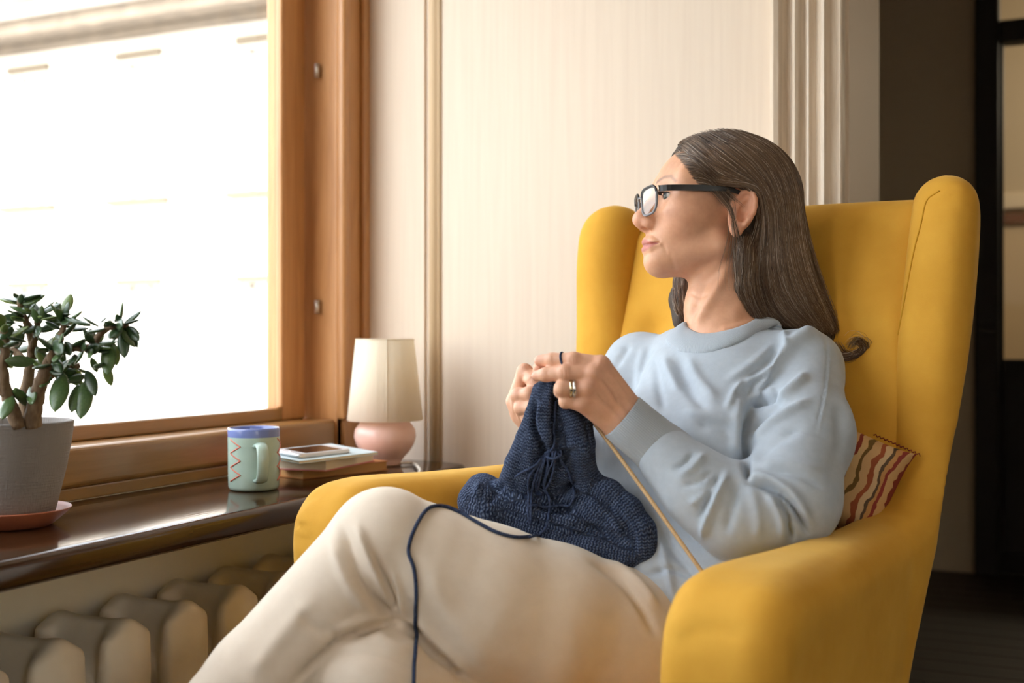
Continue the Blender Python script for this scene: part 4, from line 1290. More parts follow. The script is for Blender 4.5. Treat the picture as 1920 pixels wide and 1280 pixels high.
def strands(name, curves, rad, root=1.0, tip=.35):
    """curves: (n, k, 3) world points -> one hair Curves object"""
    C = np.asarray(curves, np.float32); n_, k_ = C.shape[:2]
    hc_ = bpy.data.hair_curves.new(name)
    hc_.add_curves([k_] * n_)
    po = np.array(person.location)
    o0 = C.reshape(-1, 3).min(0)
    hc_.attributes['position'].data.foreach_set('vector', (C - o0).reshape(-1).astype(np.float32))
    ra = hc_.attributes.get('radius') or hc_.attributes.new('radius', 'FLOAT', 'POINT')
    rr = rad * np.interp(np.linspace(0, 1, k_), [0, .12, .6, 1], [.3, 1, .9, .25])[None] * np.ones((n_, 1))
    ra.data.foreach_set('value', rr.reshape(-1).astype(np.float32))
    hc_.materials.append(M['hair'])
    o = bpy.data.objects.new(name, hc_); COL.objects.link(o); o.parent = person; o.location = o0 - po
    o['kind'] = 'stuff'
    return o

guides = [
    [(1268, 274), (1280, 296), (1296, 322), (1318, 348), (1345, 368), (1368, 392), (1378, 430), (1376, 480), (1380, 540), (1392, 585)],
    [(1276, 266), (1298, 294), (1322, 322), (1352, 340), (1390, 343), (1424, 364), (1424, 430), (1400, 490), (1398, 545), (1418, 592)],
    [(1288, 259), (1320, 286), (1352, 312), (1390, 332), (1424, 354), (1432, 400), (1424, 460), (1418, 520), (1424, 565), (1452, 602)],
    [(1305, 253), (1345, 280), (1385, 312), (1418, 342), (1436, 378), (1440, 430), (1438, 490), (1444, 545), (1468, 588), (1500, 612)],
    [(1325, 249), (1370, 274), (1412, 308), (1442, 348), (1454, 398), (1458, 455), (1464, 515), (1482, 562), (1512, 598), (1538, 618)],
    [(1345, 247), (1395, 268), (1438, 302), (1464, 348), (1473, 400), (1478, 460), (1490, 520), (1510, 566), (1536, 600), (1552, 620)],
    [(1368, 246), (1418, 264), (1458, 298), (1480, 345), (1488, 400), (1494, 460), (1508, 520), (1528, 565), (1548, 598), (1558, 620)],
    [(1395, 249), (1440, 268), (1474, 300), (1493, 345), (1500, 395), (1506, 450), (1520, 510), (1540, 560), (1556, 596), (1563, 622)]]
NP = 22
G = np.array([spline(np.array(g, float), NP) for g in guides])
NS = 9000
sp = rng.random(NS) * (len(guides) - 1); si = np.minimum(sp.astype(int), len(guides) - 2); sf_ = (sp - si)[:, None, None]
base2 = G[si] * (1 - sf_) + G[si + 1] * sf_
tt = np.linspace(0, 1, NP)
ph = rng.random((NS, 1)) * 6.28; am = rng.normal(0, 1, (NS, 1))
clump = np.round(sp * 9) / 9.0
cl_i = np.minimum(clump.astype(int), len(guides) - 2); cl_f = (clump - cl_i)[:, None, None]
cb = G[cl_i] * (1 - cl_f) + G[cl_i + 1] * cl_f
wgt = (.55 * np.clip((tt - .35) / .5, 0, 1))[None, :, None] * rng.random((NS, 1, 1))
P2 = base2 * (1 - wgt) + cb * wgt
P2[:, 0] += (P2[:, 0] - P2[:, 1]) * rng.uniform(-.1, .9, (NS, 1))
P2[..., 0] += 4.5 * np.sin(tt[None] * (5 + 5 * rng.random((NS, 1))) + ph) * tt[None] * am + rng.normal(0, 2.0, (NS, 1))
P2[..., 1] += 3.0 * np.sin(tt[None] * (4 + 6 * rng.random((NS, 1))) + ph * 1.7) * np.minimum(tt * 3, 1)[None] * rng.normal(0, 1, (NS, 1))
P2[..., 1] += rng.normal(0, 2.0, (NS, 1))
depth = rng.random(NS) ** 1.5 * .009
out = []
hb_ = hair_surf.b
O_ = Vector((0, 0, CZ))
for i in range(NS):
    row = []; last = None; bad = 0
    for j in range(NP):
        x, y = P2[i, j]
        d_ = Vector((float((x - 960) / FPX), 1.0, float(-(y - 640) / FPX)))
        p_, n_, ix, t_ = hb_.ray_cast(O_, d_.normalized())
        if p_ is None:
            if last is None: q_ = O_ + d_ * 1.93
            else: q_ = O_ + d_ * last
            p2, n2, ix, t2 = hb_.find_nearest(q_)
            row.append(tuple(q_ * .25 + p2 * .75)); last = q_.y; bad += 1
        else:
            q_ = p_ + n_ * (.0055 - depth[i]); last = q_.y; row.append(tuple(q_))
    out.append(row)
S = np.array(out)
hS = cam2h(S.reshape(-1, 3)).reshape(S.shape)
onear = ((((hS[..., 0] - .021) / .0245) ** 2 + ((hS[..., 2] + .016) / .0385) ** 2) < 1) & (hS[..., 1] > .04)
keep_ = onear.sum(1) < 2
print('strands over the ear left out:', int((~keep_).sum()))
S = S[keep_]
S[:, 1:-1] = (S[:, :-2] + 2 * S[:, 1:-1] + S[:, 2:]) / 4
S[:, 1:-1] = (S[:, :-2] + 2 * S[:, 1:-1] + S[:, 2:]) / 4
strands('hair', cam2world(S), .00030)
lock = []
for i in range(700):
    f = rng.random(); g = np.array([(1268, 505), (1262, 530), (1262, 555), (1268, 580), (1280, 605)], float) * (1 - f) + np.array([(1292, 505), (1296, 530), (1300, 555), (1302, 580), (1306, 605)], float) * f
    g = g + rng.normal(0, 1.5, (1, 2))
    q_ = [hair_surf.hit(x, y, .003 * rng.random()) for x, y in g]
    q_ = [z for z in q_ if z is not None and b2h(z)[1] < -.03]
    if len(q_) > 2: lock.append(b2world(spline(np.array(q_), NP)))
for i in range(1500):                   # the front edge of the hanging hair, below the ear
    f = rng.random(); g = np.array([(1387, 452), (1382, 480), (1384, 520), (1392, 560), (1412, 600)], float) * (1 - f) + np.array([(1432, 430), (1430, 475), (1430, 525), (1440, 570), (1462, 604)], float) * f
    g = g[0:1] + (g - g[0:1]) + rng.normal(0, 2.2, (1, 2)) + rng.normal(0, 2.5, (1, 2)) * np.linspace(0, 1, 5)[:, None]
    dp_ = .0035 * rng.random()
    q_ = [hair_surf.hit(x, y, .0005 + dp_) for x, y in g]
    q_ = [z for z in q_ if z is not None]
    if len(q_) > 3: lock.append(b2world(spline(np.array(q_), NP)))
if lock: strands('hair', np.array(lock), .0003)
# the far side of the head: from the parting down behind the far ear, and the lock behind the neck
far = []
for i in range(2600):
    a = rng.random(); b = rng.random()
    u0 = .092 - .18 * a
    rootp = np.array([u0, -.004 - .010 * rng.random(), .128 - .9 * (u0 - .01) ** 2 * 3.0])
    fr_ = np.clip((u0 + .09) / .18, 0, 1)
    mid = np.array([u0 * .62 - .012, -.070, .082 - .02 * b]); m2 = np.array([u0 * .35 - .005 + .03 * fr_, -.092, .005 - .02 * b])
    e1 = np.array([-.03 + .095 * fr_ * b ** .3, -.086 + .012 * rng.normal() * .6, -.09]); e2 = np.array([-.05 + .118 * fr_ * b ** .3, -.074 + .008 * rng.normal(), -.16]); e3 = np.array([-.08 + .125 * fr_ * b ** .3, -.064 + .008 * rng.normal(), -.225])
    far.append(h2world(spline([rootp, mid, m2, e1, e2, e3], NP)))
far = np.array(far)
o = strands('hair', far, .00032)
# loose ends: the curl against the backrest, flyaways, wisps before the ear
ex = []
cg = np.array([(1556, 640), (1572, 664), (1592, 668), (1612, 661), (1621, 650), (1615, 640), (1603, 640), (1596, 650)], float)
for i in range(170):
    g = cg + rng.normal(0, 2.6, (1, 2)) + (cg - [1604, 652]) * rng.normal(0, .22) + np.linspace(0, 1, 8)[:, None] ** 2 * rng.normal(0, 5, (1, 2))
    q_ = np.array([Q(x, y, 1.868 - .02 * k_ / 7) for k_, (x, y) in enumerate(g)])
    ex.append(cam2world(spline(q_, NP)))
for i in range(130):
    j = rng.integers(4, 8); g = np.array(guides[j], float).copy()
    t = np.linspace(0, 1, len(g))[:, None]
    g = g + np.array([[3 + 10 * rng.random(), -2.5]]) * np.sin(t * 3.1) * rng.random() + t ** 2 * np.array([[rng.normal(3, 8), rng.normal(0, 6)]])
    q_ = np.array([cam2b(b2cam(hair_surf.near(PB(x, y, 1.93), .004 + .002 * rng.random()))) if False else PB(x, y, 1.86 if j < 6 else 1.90) for x, y in g])
    q_ = np.array([hair_surf.near(z, .005) * .7 + z * .3 for z in q_])
    ex.append(b2world(spline(q_, NP)))
for i in range(70):                    # wisps swept over the top of the ear, some falling before it
    f = rng.random(); jx, jy = rng.normal(0, 5, 2); ks = rng.normal(0, 5)
    if f < .45: g = [(1322 + jx, 344 + jy, .080), (1346 + jx, 360 + jy, .087), (1362 + jx, 378 + jy, .092), (1372 + jx * .6, 396 + jy, .0965), (1378 + jx * .4 + ks * .6, 425, .0960), (1383 + jx + ks, 462, .090), (1381 + jx * 1.4 + ks * 1.5, 505, .084), (1385 + jx * 1.5 + ks * 2, 545, .076)]
    else: g = [(1312 + jx, 334 + jy, .079), (1342 + jx, 341 + jy * .6, .086), (1372 + jx, 345 + jy * .6, .0915), (1400 + jx, 348 + jy * .5, .0945), (1424 + jx * .5, 364 + jy * .5, .0945), (1431 + jx * .5, 420, .089), (1424 + jx, 470, .083)]
    ex.append(h2world(spline(np.array([H3(*q) for q in g]), NP)))
hl = spline(np.array([(1264, 287), (1274, 296), (1290, 316), (1304, 336), (1316, 350)], float), 100)
for i in range(420):                    # fine hairs growing out of the hairline
    p0 = hl[rng.integers(0, 100)] + rng.normal(0, 1.5, 2); ln_ = .8 + .9 * rng.random()
    q_ = [head_surf.hit(*(p0 + ln_ * np.array(dx_)), .0005 + .0030 * k_) for k_, dx_ in enumerate(((-2, -1), (12, 1), (28, 8), (46, 24)))]
    if any(z is None for z in q_): continue
    ex.append(b2world(spline(np.array(q_), NP)))
for i in range(500):                    # the crown of the forehead, combed back from the parting
    f = rng.random(); p0 = np.array([1261, 286]) * (1 - f) + np.array([1300, 256]) * f + rng.normal(0, 2.5, 2) + np.array([4, 4]) * rng.random()
    q_ = [hair_surf.hit(*(p0 + (.7 + .6 * ln_) * np.array(dx_)), .0008 + .0012 * min(k_, 2)) for k_, dx_ in enumerate(((0, 0), (10, 7), (24, 19), (42, 35), (62, 52))) for ln_ in (f,)]
    if any(z is None for z in q_): continue
    ex.append(b2world(spline(np.array(q_), NP)))
strands('hair', np.array(ex), .00026)

# ================================================================== GLASSES, RINGS
M['frame_black'] = mat('matt_black_acetate', (.012, .012, .013), .38)
M['frame_grey'] = mat('clear_grey_acetate', (.32, .33, .36), .2, Transmission_Weight=.35)
M['frame_grey'].node_tree.nodes['Principled BSDF'].inputs['IOR'].default_value = 1.2
gl = thing('eyeglasses', 'black and clear grey rectangular eyeglasses on the woman\'s face', 'glasses', tuple(h2world(np.array([.12, 0, -.018]))))
def lens_pt(y, z): return np.array([.1600 - .0045 * min(1, abs(y) / .01) * 0 - .17 * max(0, abs(y) - .012) - .9 * max(0, abs(y) - .05) ** 1.5, y, z])
for s in (1, -1):
    out_ = []
    for k in range(64):
        t = 2 * math.pi * k / 64
        cx, cz_ = math.cos(t), math.sin(t)
        x = np.sign(cx) * abs(cx) ** .55 * .0255; z = np.sign(cz_) * abs(cz_) ** .62 * .0215
        x *= 1 + .06 * (z / .0215)
        out_.append(lens_pt(s * (.0345 + x), .0050 + z))
    out_ = np.array(out_)
    tv_, tf_ = tube(out_, .0021, 8, closed=True)
    put('rim', h2world(tv_), tf_, M['frame_grey'], gl)
    topk = [i for i in range(3, 30)]
    tb = out_[topk] + np.array([.0006, 0, .0008])
    tv_, tf_ = tube(tb, .0021, 8)
    put('brow_bar', h2world(tv_), tf_, M['frame_black'], gl)
    c_ = out_.mean(0)
    V = np.vstack([out_ + [.0006, 0, 0], out_ - [.0006, 0, 0]]); F = [list(range(64)), list(range(127, 63, -1))] + [[i, 64 + i, 64 + (i + 1) % 64, (i + 1) % 64] for i in range(64)]
    put('lens', h2world(V), F, M['glass'], gl, smooth=False)
    # temple: flat bar, hooked behind the ear
    tp = spline([(.1478, s * .0640, .0190), (.135, s * .0735, .0186), (.100, s * .0815, .0176), (.060, s * .0860, .0160), (.034, s * .0835, .0145), (.012, s * .0790, .0060), (-.004, s * .0740, -.012)], 26)
    hh_ = np.interp(np.linspace(0, 1, 26), [0, .1, .45, .6, 1], [.0050, .0047, .0048, .0034, .0030])
    V = []
    for k in range(26):
        for a_, b_ in ((-1, -1), (1, -1), (1, 1), (-1, 1)): V.append(tp[k] + np.array([0, s * a_ * .0015, b_ * hh_[k]]))
    F = []
    for k in range(25):
        for q in range(4): F.append([k * 4 + q, k * 4 + (q + 1) % 4, k * 4 + 4 + (q + 1) % 4, k * 4 + 4 + q])
    F += [[3, 2, 1, 0], [100, 101, 102, 103]]
    tm = put('temple', h2world(np.array(V)), F, M['frame_black'], gl, smooth=False)
    tv_, tf_ = tube(np.array([(.1488, s * .0655, .0140), (.1488, s * .0655, .0238)]), .0014, 8)
    put('hinge', h2world(tv_), tf_, M['hinge'], tm)
tv_, tf_ = tube(spline([lens_pt(.0100, .0135), (.1615, .005, .0155), (.1620, 0, .0160), (.1615, -.005, .0155), lens_pt(-.0100, .0135)], 12), .0020, 8)
put('bridge', h2world(tv_), tf_, M['frame_grey'], gl)

M['gold'] = mat('worn_pale_gold', (.72, .58, .38), .2, 1.0)
M['silver'] = mat('polished_silver', (.78, .76, .73), .15, 1.0)
r0, r1 = LH['ring'][0][0], LH['ring'][0][1]
ra_ = (r1 - r0) / np.linalg.norm(r1 - r0)
u1 = np.cross(ra_, [0, 0, 1.]); u1 /= np.linalg.norm(u1); u2 = np.cross(ra_, u1)
for nm, t, m_, lb in (('ring', .70, 'gold', 'pale gold wedding band nearer the fingertip on her ring finger'), ('ring', .575, 'silver', 'silver ring nearer the knuckle on her ring finger')):
    c_ = r0 * (1 - t) + r1 * t; rr = .0128 * (1 - t) + .0110 * t + .0014
    V, F = [], []
    th = np.linspace(0, 2 * np.pi, 48, endpoint=False)
    for a in th:
        for (dx_, dr_) in ((-.0021, -.0006), (-.0019, .0008), (0, .0013), (.0019, .0008), (.0021, -.0006)):
            V.append(c_ + ra_ * dx_ + (u1 * math.cos(a) + u2 * math.sin(a)) * (rr + dr_))
    for i in range(48):
        for q in range(5): F.append([i * 5 + q, ((i + 1) % 48) * 5 + q, ((i + 1) % 48) * 5 + (q + 1) % 5, i * 5 + (q + 1) % 5])
    tag(put(nm, b2world(np.array(V)), F, M[m_]), lb, 'ring')

# ================================================================== KNITTING
def knit_mat(name, c1, c2, c3):
    m = mat(name, c1, .9, spec=.15)
    n, L, p = nt(m)
    uv = n.new('ShaderNodeUVMap'); sp_ = n.new('ShaderNodeSeparateXYZ'); L.new(uv.outputs[0], sp_.inputs[0])
    def mth(op, a, b=None):
        q = n.new('ShaderNodeMath'); q.operation = op
        for i, x in enumerate((a, b)):
            if x is None: continue
            if isinstance(x, (int, float)): q.inputs[i].default_value = x
            else: L.new(x, q.inputs[i])
        return q.outputs[0]
    tri = mth('PINGPONG', sp_.outputs[0], .5)                       # one wale per unit
    ph = mth('ADD', sp_.outputs[1], mth('MULTIPLY', tri, 1.0))
    leg = mth('ADD', mth('MULTIPLY', mth('SINE', mth('MULTIPLY', ph, 6.2832)), .5), .5)
    wal = mth('POWER', mth('ABSOLUTE', mth('SINE', mth('MULTIPLY', sp_.outputs[0], 6.2832))), .5)
    hgt = mth('MULTIPLY', leg, wal)
    v = coords(m)
    her = noise(m, v, 130, 4, .75)
    col = ramp(m, mth('ADD', mth('MULTIPLY', hgt, .40), mth('MULTIPLY', her, .62)), [(.22, c1), (.5, c2), (.78, c3)])  # stitch gaps darkened in the colour as shade between the loops
    base(m, col)
    b1 = bump(m, hgt, 1.0, .0035)
    bump(m, noise(m, v, 900, 2), .4, .001, b1)
    p.inputs['Sheen Weight'].default_value = .35
    p.inputs['Sheen Tint'].default_value = (.35, .45, .75, 1)
    return m
M['knit'] = knit_mat('navy_knitted_wool', (.006, .010, .024), (.028, .045, .095), (.20, .265, .40))
M['yarn'] = mat('navy_yarn', (.022, .032, .070), .9, spec=.2)
_v = coords(M['yarn']); base(M['yarn'], ramp(M['yarn'], noise(M['yarn'], _v, 300, 3), [(.3, (.014, .022, .052)), (.7, (.06, .085, .16))])); bump(M['yarn'], noise(M['yarn'], _v, 700, 2), .5, .001)
knit = thing('knitting', 'navy blue wool knitting in progress lying in her lap and hanging from the needles', 'knitting', tuple(b2world(trouser_surf.hit(1060, 1035))))
fk = Field(PB(860, 1070, 1.62).clip(-9, 9) * 0 + np.array([-.36, -.10, .54]), np.array([.14, .42, .94]), .0030)
hang = [  # chains (points, radii)
    (pts((1010, 728, 1.690), (1000, 775, 1.688), (986, 820, 1.695), (966, 868, 1.705), (954, 905, 1.72)), [.010, .013, .016, .017, .018]),
    (pts((1020, 722, 1.680), (1008, 775, 1.683), (1000, 830, 1.690), (992, 880, 1.705), (975, 920, 1.73)), [.010, .015, .020, .022, .022]),
    (pts((1036, 718, 1.676), (1026, 770, 1.672), (1028, 815, 1.672), (1040, 850, 1.676)), [.011, .014, .015, .012]),
    (pts((1046, 726, 1.678), (1052, 775, 1.682), (1060, 830, 1.688), (1060, 880, 1.70)), [.012, .018, .022, .022]),
    (pts((1066, 762, 1.672), (1078, 800, 1.672), (1088, 840, 1.676), (1092, 880, 1.690), (1100, 910, 1.70)), [.012, .016, .018, .018, .018]),
    (pts((1090, 774, 1.682), (1098, 790, 1.680), (1102, 830, 1.684), (1103, 870, 1.690), (1112, 900, 1.70)), [.010, .011, .012, .012, .014])]
for p_, r_ in hang: fk.ch(p_, [q * .9 for q in r_], .004)
fk.ch(pts((1040, 800, 1.70), (1030, 860, 1.715), (1040, 930, 1.745)), [.022, .030, .036], .01)
# the heap on the lap: left roll, lower roll, upper roll and the fold between them
fk.ch(pts((902, 918, 1.750), (896, 940, 1.730), (912, 958, 1.715)), [.024, .027, .026], .014)
fk.ch(pts((912, 925, 1.750), (950, 945, 1.730), (1010, 966, 1.715), (1080, 985, 1.700), (1130, 1005, 1.690)), [.026, .030, .028, .026, .024], .012)
fk.ch(pts((960, 985, 1.715), (1040, 1010, 1.695), (1110, 1030, 1.680), (1170, 1040, 1.672)), [.016, .018, .020, .019], .010)
fk.ch(pts((1105, 905, 1.700), (1140, 925, 1.690), (1175, 958, 1.680), (1200, 995, 1.672), (1204, 1025, 1.670), (1180, 1043, 1.672)), [.016, .020, .022, .022, .021, .019], .010)
fk.ch(pts((1080, 935, 1.700), (1120, 960, 1.690), (1155, 990, 1.682), (1172, 1015, 1.676)), [.016, .020, .022, .016], .008)
fk.ch(pts((1020, 925, 1.745), (1080, 960, 1.725), (1130, 990, 1.705)), [.024, .026, .024], .012)
kv, kf = fk.mesh()
kv = relax(kv, kf, 1)
K_ = [([(1003, 745), (1000, 790), (1016, 835), (1030, 850)], 6, -.006), ([(1043, 735), (1040, 790), (1046, 830)], 6, -.006), ([(1015, 745), (1010, 800), (1020, 845)], 5, .003),
      ([(1060, 840), (1085, 830), (1105, 850)], 8, .004), ([(1000, 862), (1040, 848), (1080, 846)], 6, -.004), ([(1046, 820), (1032, 848)], 8, -.004),
      ([(915, 945), (935, 915), (950, 910)], 6, -.004), ([(1000, 945), (1040, 952), (1075, 950)], 10, -.010), ([(1060, 985), (1120, 990), (1165, 1015)], 6, -.005), ([(1050, 1005), (1110, 1000), (1140, 1010)], 6, -.004),
      ([(1110, 925), (1150, 955), (1185, 1000), (1190, 1030)], 5, -.004), ([(1098, 935), (1140, 965), (1172, 1005)], 5, .003), ([(900, 905), (890, 935)], 7, .003), ([(945, 930), (1000, 950), (1060, 968)], 10, .003)]
kv = folds(kv, kf, [(l_, w_, a_ * 1.6) for l_, w_, a_ in K_], b2px)
# wale/course coordinates: distance along the nearest chain and round it
chains = [np.vstack([spline(p_, 20)]) for p_, r_ in hang] + [spline(pts(*q), 40) for q in (
    ((902, 918, 1.750), (896, 940, 1.730), (950, 945, 1.730), (1010, 966, 1.715), (1080, 985, 1.700), (1130, 1005, 1.690)), ((960, 985, 1.715), (1040, 1010, 1.695), (1110, 1030, 1.680), (1180, 1043, 1.672)),
    ((1105, 905, 1.700), (1140, 925, 1.690), (1175, 958, 1.680), (1200, 995, 1.672), (1204, 1025, 1.670)), ((1080, 935, 1.700), (1120, 960, 1.690), (1172, 1015, 1.676)))]
bestd = np.full(len(kv), 9.); uvk = np.zeros((len(kv), 2))
for ci, c_ in enumerate(chains):
    s_ = np.concatenate([[0], np.cumsum(np.linalg.norm(np.diff(c_, axis=0), axis=1))])
    D2 = ((kv[:, None] - c_[None]) ** 2).sum(-1)
    j = D2.argmin(1); d_ = np.sqrt(D2[np.arange(len(kv)), j])
    T = np.gradient(c_, axis=0); T /= np.linalg.norm(T, axis=1)[:, None]
    r_ = kv - c_[j]; al = s_[j] + (r_ * T[j]).sum(1)
    side = np.cross(T[j], [0, -1., .2]); side /= np.linalg.norm(side, axis=1)[:, None]; oth = np.cross(T[j], side)
    an = np.arctan2((r_ * oth).sum(1), (r_ * side).sum(1))
    m_ = d_ < bestd
    bestd[m_] = d_[m_]
    uvk[m_] = np.c_[(an * .020 / .0066), al / .0044][m_]
put('knitted_piece', b2world(kv), kf, M['knit'], knit, uv=uvk)
knit_surf = Surf((kv, kf)); lap_surf = Surf((kv, kf), (tv, tf))

def yarn(name, P, r, parent=knit, m='yarn'):
    V, F = tube(np.array(P), r, 7); return put(name, b2world(V), F, M[m], parent)
def lapline(q, n=60, lift=.003):
    out = [lap_surf.hit(x, y, lift) for x, y in spline(np.array(q, float), n)]
    out = np.array([z for z in out if z is not None])
    for _ in range(2): out[1:-1] = (out[:-2] + 2 * out[1:-1] + out[2:]) / 4
    return out
# gathered tails hanging in front
for q in ([(1030, 848), (1008, 870), (992, 890), (990, 920), (992, 960), (996, 985), (997, 960), (995, 920), (1004, 885), (1026, 850)],
          [(1034, 850), (1026, 880), (1020, 905), (1028, 925), (1030, 950), (1026, 985), (1012, 1004), (990, 1012)],
          [(1028, 850), (1012, 880), (1002, 905), (1006, 918), (1010, 900), (1018, 872), (1032, 850)],
          [(1038, 850), (1040, 872), (1034, 895), (1022, 915), (1024, 892), (1036, 868), (1042, 850)],
          [(1044, 852), (1064, 878), (1074, 905), (1078, 930), (1070, 944), (1040, 948), (990, 950)],
          [(1024, 846), (1034, 842), (1046, 845), (1050, 852), (1040, 858), (1028, 856), (1022, 850), (1030, 843)],
          [(1047, 752), (1042, 790), (1036, 822), (1032, 846)], [(1020, 856), (1000, 872), (978, 886), (968, 892)]):
    ln = lapline(q, 48, .0045)
    if len(ln) > 4: yarn('yarn_tail', ln, .0019)
# the working strand over her thigh and down out of sight
strand = lapline([(992, 1008), (965, 1009), (930, 1000), (895, 982), (862, 963), (835, 952), (812, 951), (796, 960), (780, 985), (768, 1015), (766, 1038), (775, 1060), (780, 1090), (781, 1140), (778, 1200), (775, 1250), (773, 1300)], 130, .0024)
strand = np.vstack([strand, strand[-1] + np.array([0, 0, -.05]), strand[-1] + np.array([0, 0, -.14])])
yarn('yarn_strand', strand, .0025)
# the loop round the index finger
i0, i1 = LH['index'][0][1], LH['index'][0][2]
c_ = i0 * .52 + i1 * .48; ax_ = (i1 - i0) / np.linalg.norm(i1 - i0) + np.array([0, 0, -.25]); ax_ /= np.linalg.norm(ax_)
u1 = np.cross(ax_, [0, 0, 1.]); u1 /= np.linalg.norm(u1); u2 = np.cross(ax_, u1)
th = np.linspace(0, 2 * np.pi, 30, endpoint=False)
V, F = tube(np.array([c_ + (u1 * math.cos(a) + u2 * math.sin(a)) * .0108 for a in th]), .0018, 7, closed=True)
put('yarn_loop', b2world(V), F, M['yarn'], knit)
hook = LH['index'][0][1] * .5 + LH['index'][0][2] * .5
yarn('yarn_strand', spline([hook + np.array([0, .008, .002]), PB(1046, 700, 1.672), PB(1040, 720, 1.675), PB(1042, 745, 1.665)], 16), .0018)

M['bamboo'] = mat('pale_bamboo', (.55, .36, .17), .4)
base(M['bamboo'], ramp(M['bamboo'], noise(M['bamboo'], coords(M['bamboo'], (200, 200, 10)), 3, 3), [(.3, (.48, .30, .13)), (.7, (.62, .42, .21))]))
M['steel'] = mat('dark_grey_needle', (.10, .085, .07), .3, .8)
def needle(P, r, m, label, cap):
    V, F = tube(np.vstack([P[0] + (P[0] - P[1]) * .04, P[0] + (P[0] - P[1]) * .012, spline(P, 20), P[-1]]), np.r_[.0006, r * .8, np.full(20, r), r], 10)
    o = put('knitting_needle', b2world(V), F, M[m])
    tag(o, label, 'needle', 'knitting needles')
    bm = bmesh.new(); bmesh.ops.create_uvsphere(bm, u_segments=16, v_segments=10, radius=r * 1.9)
    Vb = np.array([v.co[:] for v in bm.verts]) + P[-1]; Fb = [[v.index for v in f.verts] for f in bm.faces]; bm.free()
    put('needle_cap', b2world(Vb), Fb, M[cap], o)
needle(np.array([PB(1006, 690, 1.690), PB(1108, 786, 1.684), PB(1318, 1074, 1.565), PB(1330, 1091, 1.56)]), .0030, 'bamboo', 'pale wooden knitting needle slanting from her near hand down to the armrest', 'bamboo')
needle(np.array([PB(1022, 690, 1.700), PB(984, 784, 1.712), PB(942, 888, 1.722), PB(936, 904, 1.724)]), .0024, 'steel', 'thin dark knitting needle hanging along the left edge of the navy work', 'steel')

# ================================================================== STRIPED CUSHION BEHIND HER
M['kilim'] = mat('striped_kilim', (.5, .3, .15), .9, spec=.15)
n, L, p = nt(M['kilim'])
uv = n.new('ShaderNodeUVMap')
mp = n.new('ShaderNodeMapping'); L.new(uv.outputs[0], mp.inputs['Vector'])
nz = n.new('ShaderNodeTexNoise'); nz.inputs['Scale'].default_value = 5; L.new(uv.outputs[0], nz.inputs['Vector'])
sx = n.new('ShaderNodeSeparateXYZ'); L.new(uv.outputs[0], sx.inputs[0])
ad = n.new('ShaderNodeMath'); ad.operation = 'MULTIPLY_ADD'; ad.inputs[1].default_value = .16; L.new(nz.outputs[0], ad.inputs[0]); L.new(sx.outputs[1], ad.inputs[2])
ml = n.new('ShaderNodeMath'); ml.operation = 'MULTIPLY'; ml.inputs[1].default_value = 2.0; L.new(ad.outputs[0], ml.inputs[0])
fc = n.new('ShaderNodeMath'); fc.operation = 'FRACT'; L.new(ml.outputs[0], fc.inputs[0])
rp = n.new('ShaderNodeValToRGB'); rp.color_ramp.interpolation = 'CONSTANT'; e = rp.color_ramp.elements
st_ = [(0, (.60, .36, .15)), (.12, (.24, .045, .028)), (.22, (.62, .40, .18)), (.36, (.17, .10, .03)), (.44, (.60, .37, .17)), (.58, (.33, .09, .04)), (.68, (.64, .44, .24)), (.80, (.12, .08, .05)), (.86, (.55, .28, .10)), (.93, (.28, .05, .04))]
e[0].color = (*st_[0][1], 1); e[1].position, e[1].color = st_[1][0], (*st_[1][1], 1)
for q, c_ in st_[2:]:
    x = e.new(q); x.color = (*c_, 1)
L.new(fc.outputs[0], rp.inputs[0]); L.new(rp.outputs[0], p.inputs['Base Color'])
bump(M['kilim'], noise(M['kilim'], coords(M['kilim']), 500, 2), .5, .0015)
N_ = 34
g = np.linspace(-1, 1, N_)
gx, gy = np.meshgrid(g, g, indexing='ij')
hs = .185
pin = 1 - .10 * (1 - np.abs(gx) ** 2) * 0
sxy = 1 - .07 * (1 - np.abs(gy) ** 4) * np.abs(gx) ** 6; syx = 1 - .07 * (1 - np.abs(gx) ** 4) * np.abs(gy) ** 6
hgt = .060 * ((1 - gx ** 4) * (1 - gy ** 4)) ** .6
V, F, UV = [], [], []
for sgn in (1, -1):
    o_ = len(V)
    for i in range(N_):
        for j in range(N_):
            V.append((gx[i, j] * sxy[i, j] * hs, gy[i, j] * syx[i, j] * hs, sgn * (hgt[i, j] + .0008))); UV.append((gx[i, j] * .5 + .5, gy[i, j] * .5 + .5))
    for i in range(N_ - 1):
        for j in range(N_ - 1):
            q = [o_ + i * N_ + j, o_ + (i + 1) * N_ + j, o_ + (i + 1) * N_ + j + 1, o_ + i * N_ + j + 1]
            F.append(q if sgn > 0 else q[::-1])
V = np.array(V); F = np.array(F)
# orient: corners read off the photograph
P0c, P1c, P2c = PB(1718, 856, 1.765), PB(1608, 782, 1.86), PB(1556, 1000, 1.71)
ex_ = (P0c - P1c); ey_ = (P0c - P2c)
exn = np.array([.50, -.62, -.42]); exn /= np.linalg.norm(exn)
cen_ = PB(1586, 896, 1.775)
ez = np.array([.30, -.92, .25]); ez /= np.linalg.norm(ez)
eu = P0c - cen_; eu -= ez * (eu @ ez); eu /= np.linalg.norm(eu)
ev = np.cross(ez, eu)
e_a = (eu + ev) / math.sqrt(2); e_b = (eu - ev) / math.sqrt(2)
hs_real = np.linalg.norm(P0c - cen_) / math.sqrt(2)
scl = hs_real / hs
Vc = cen_ + (V[:, :1] * e_a + V[:, 1:2] * e_b) * scl + V[:, 2:3] * ez * .9
pil = put('cushion', b2world(Vc), F, M['kilim'], uv=np.array(UV))
tag(pil, 'striped red and tan woven cushion wedged behind her back by the near armrest', 'cushion')
tq = []
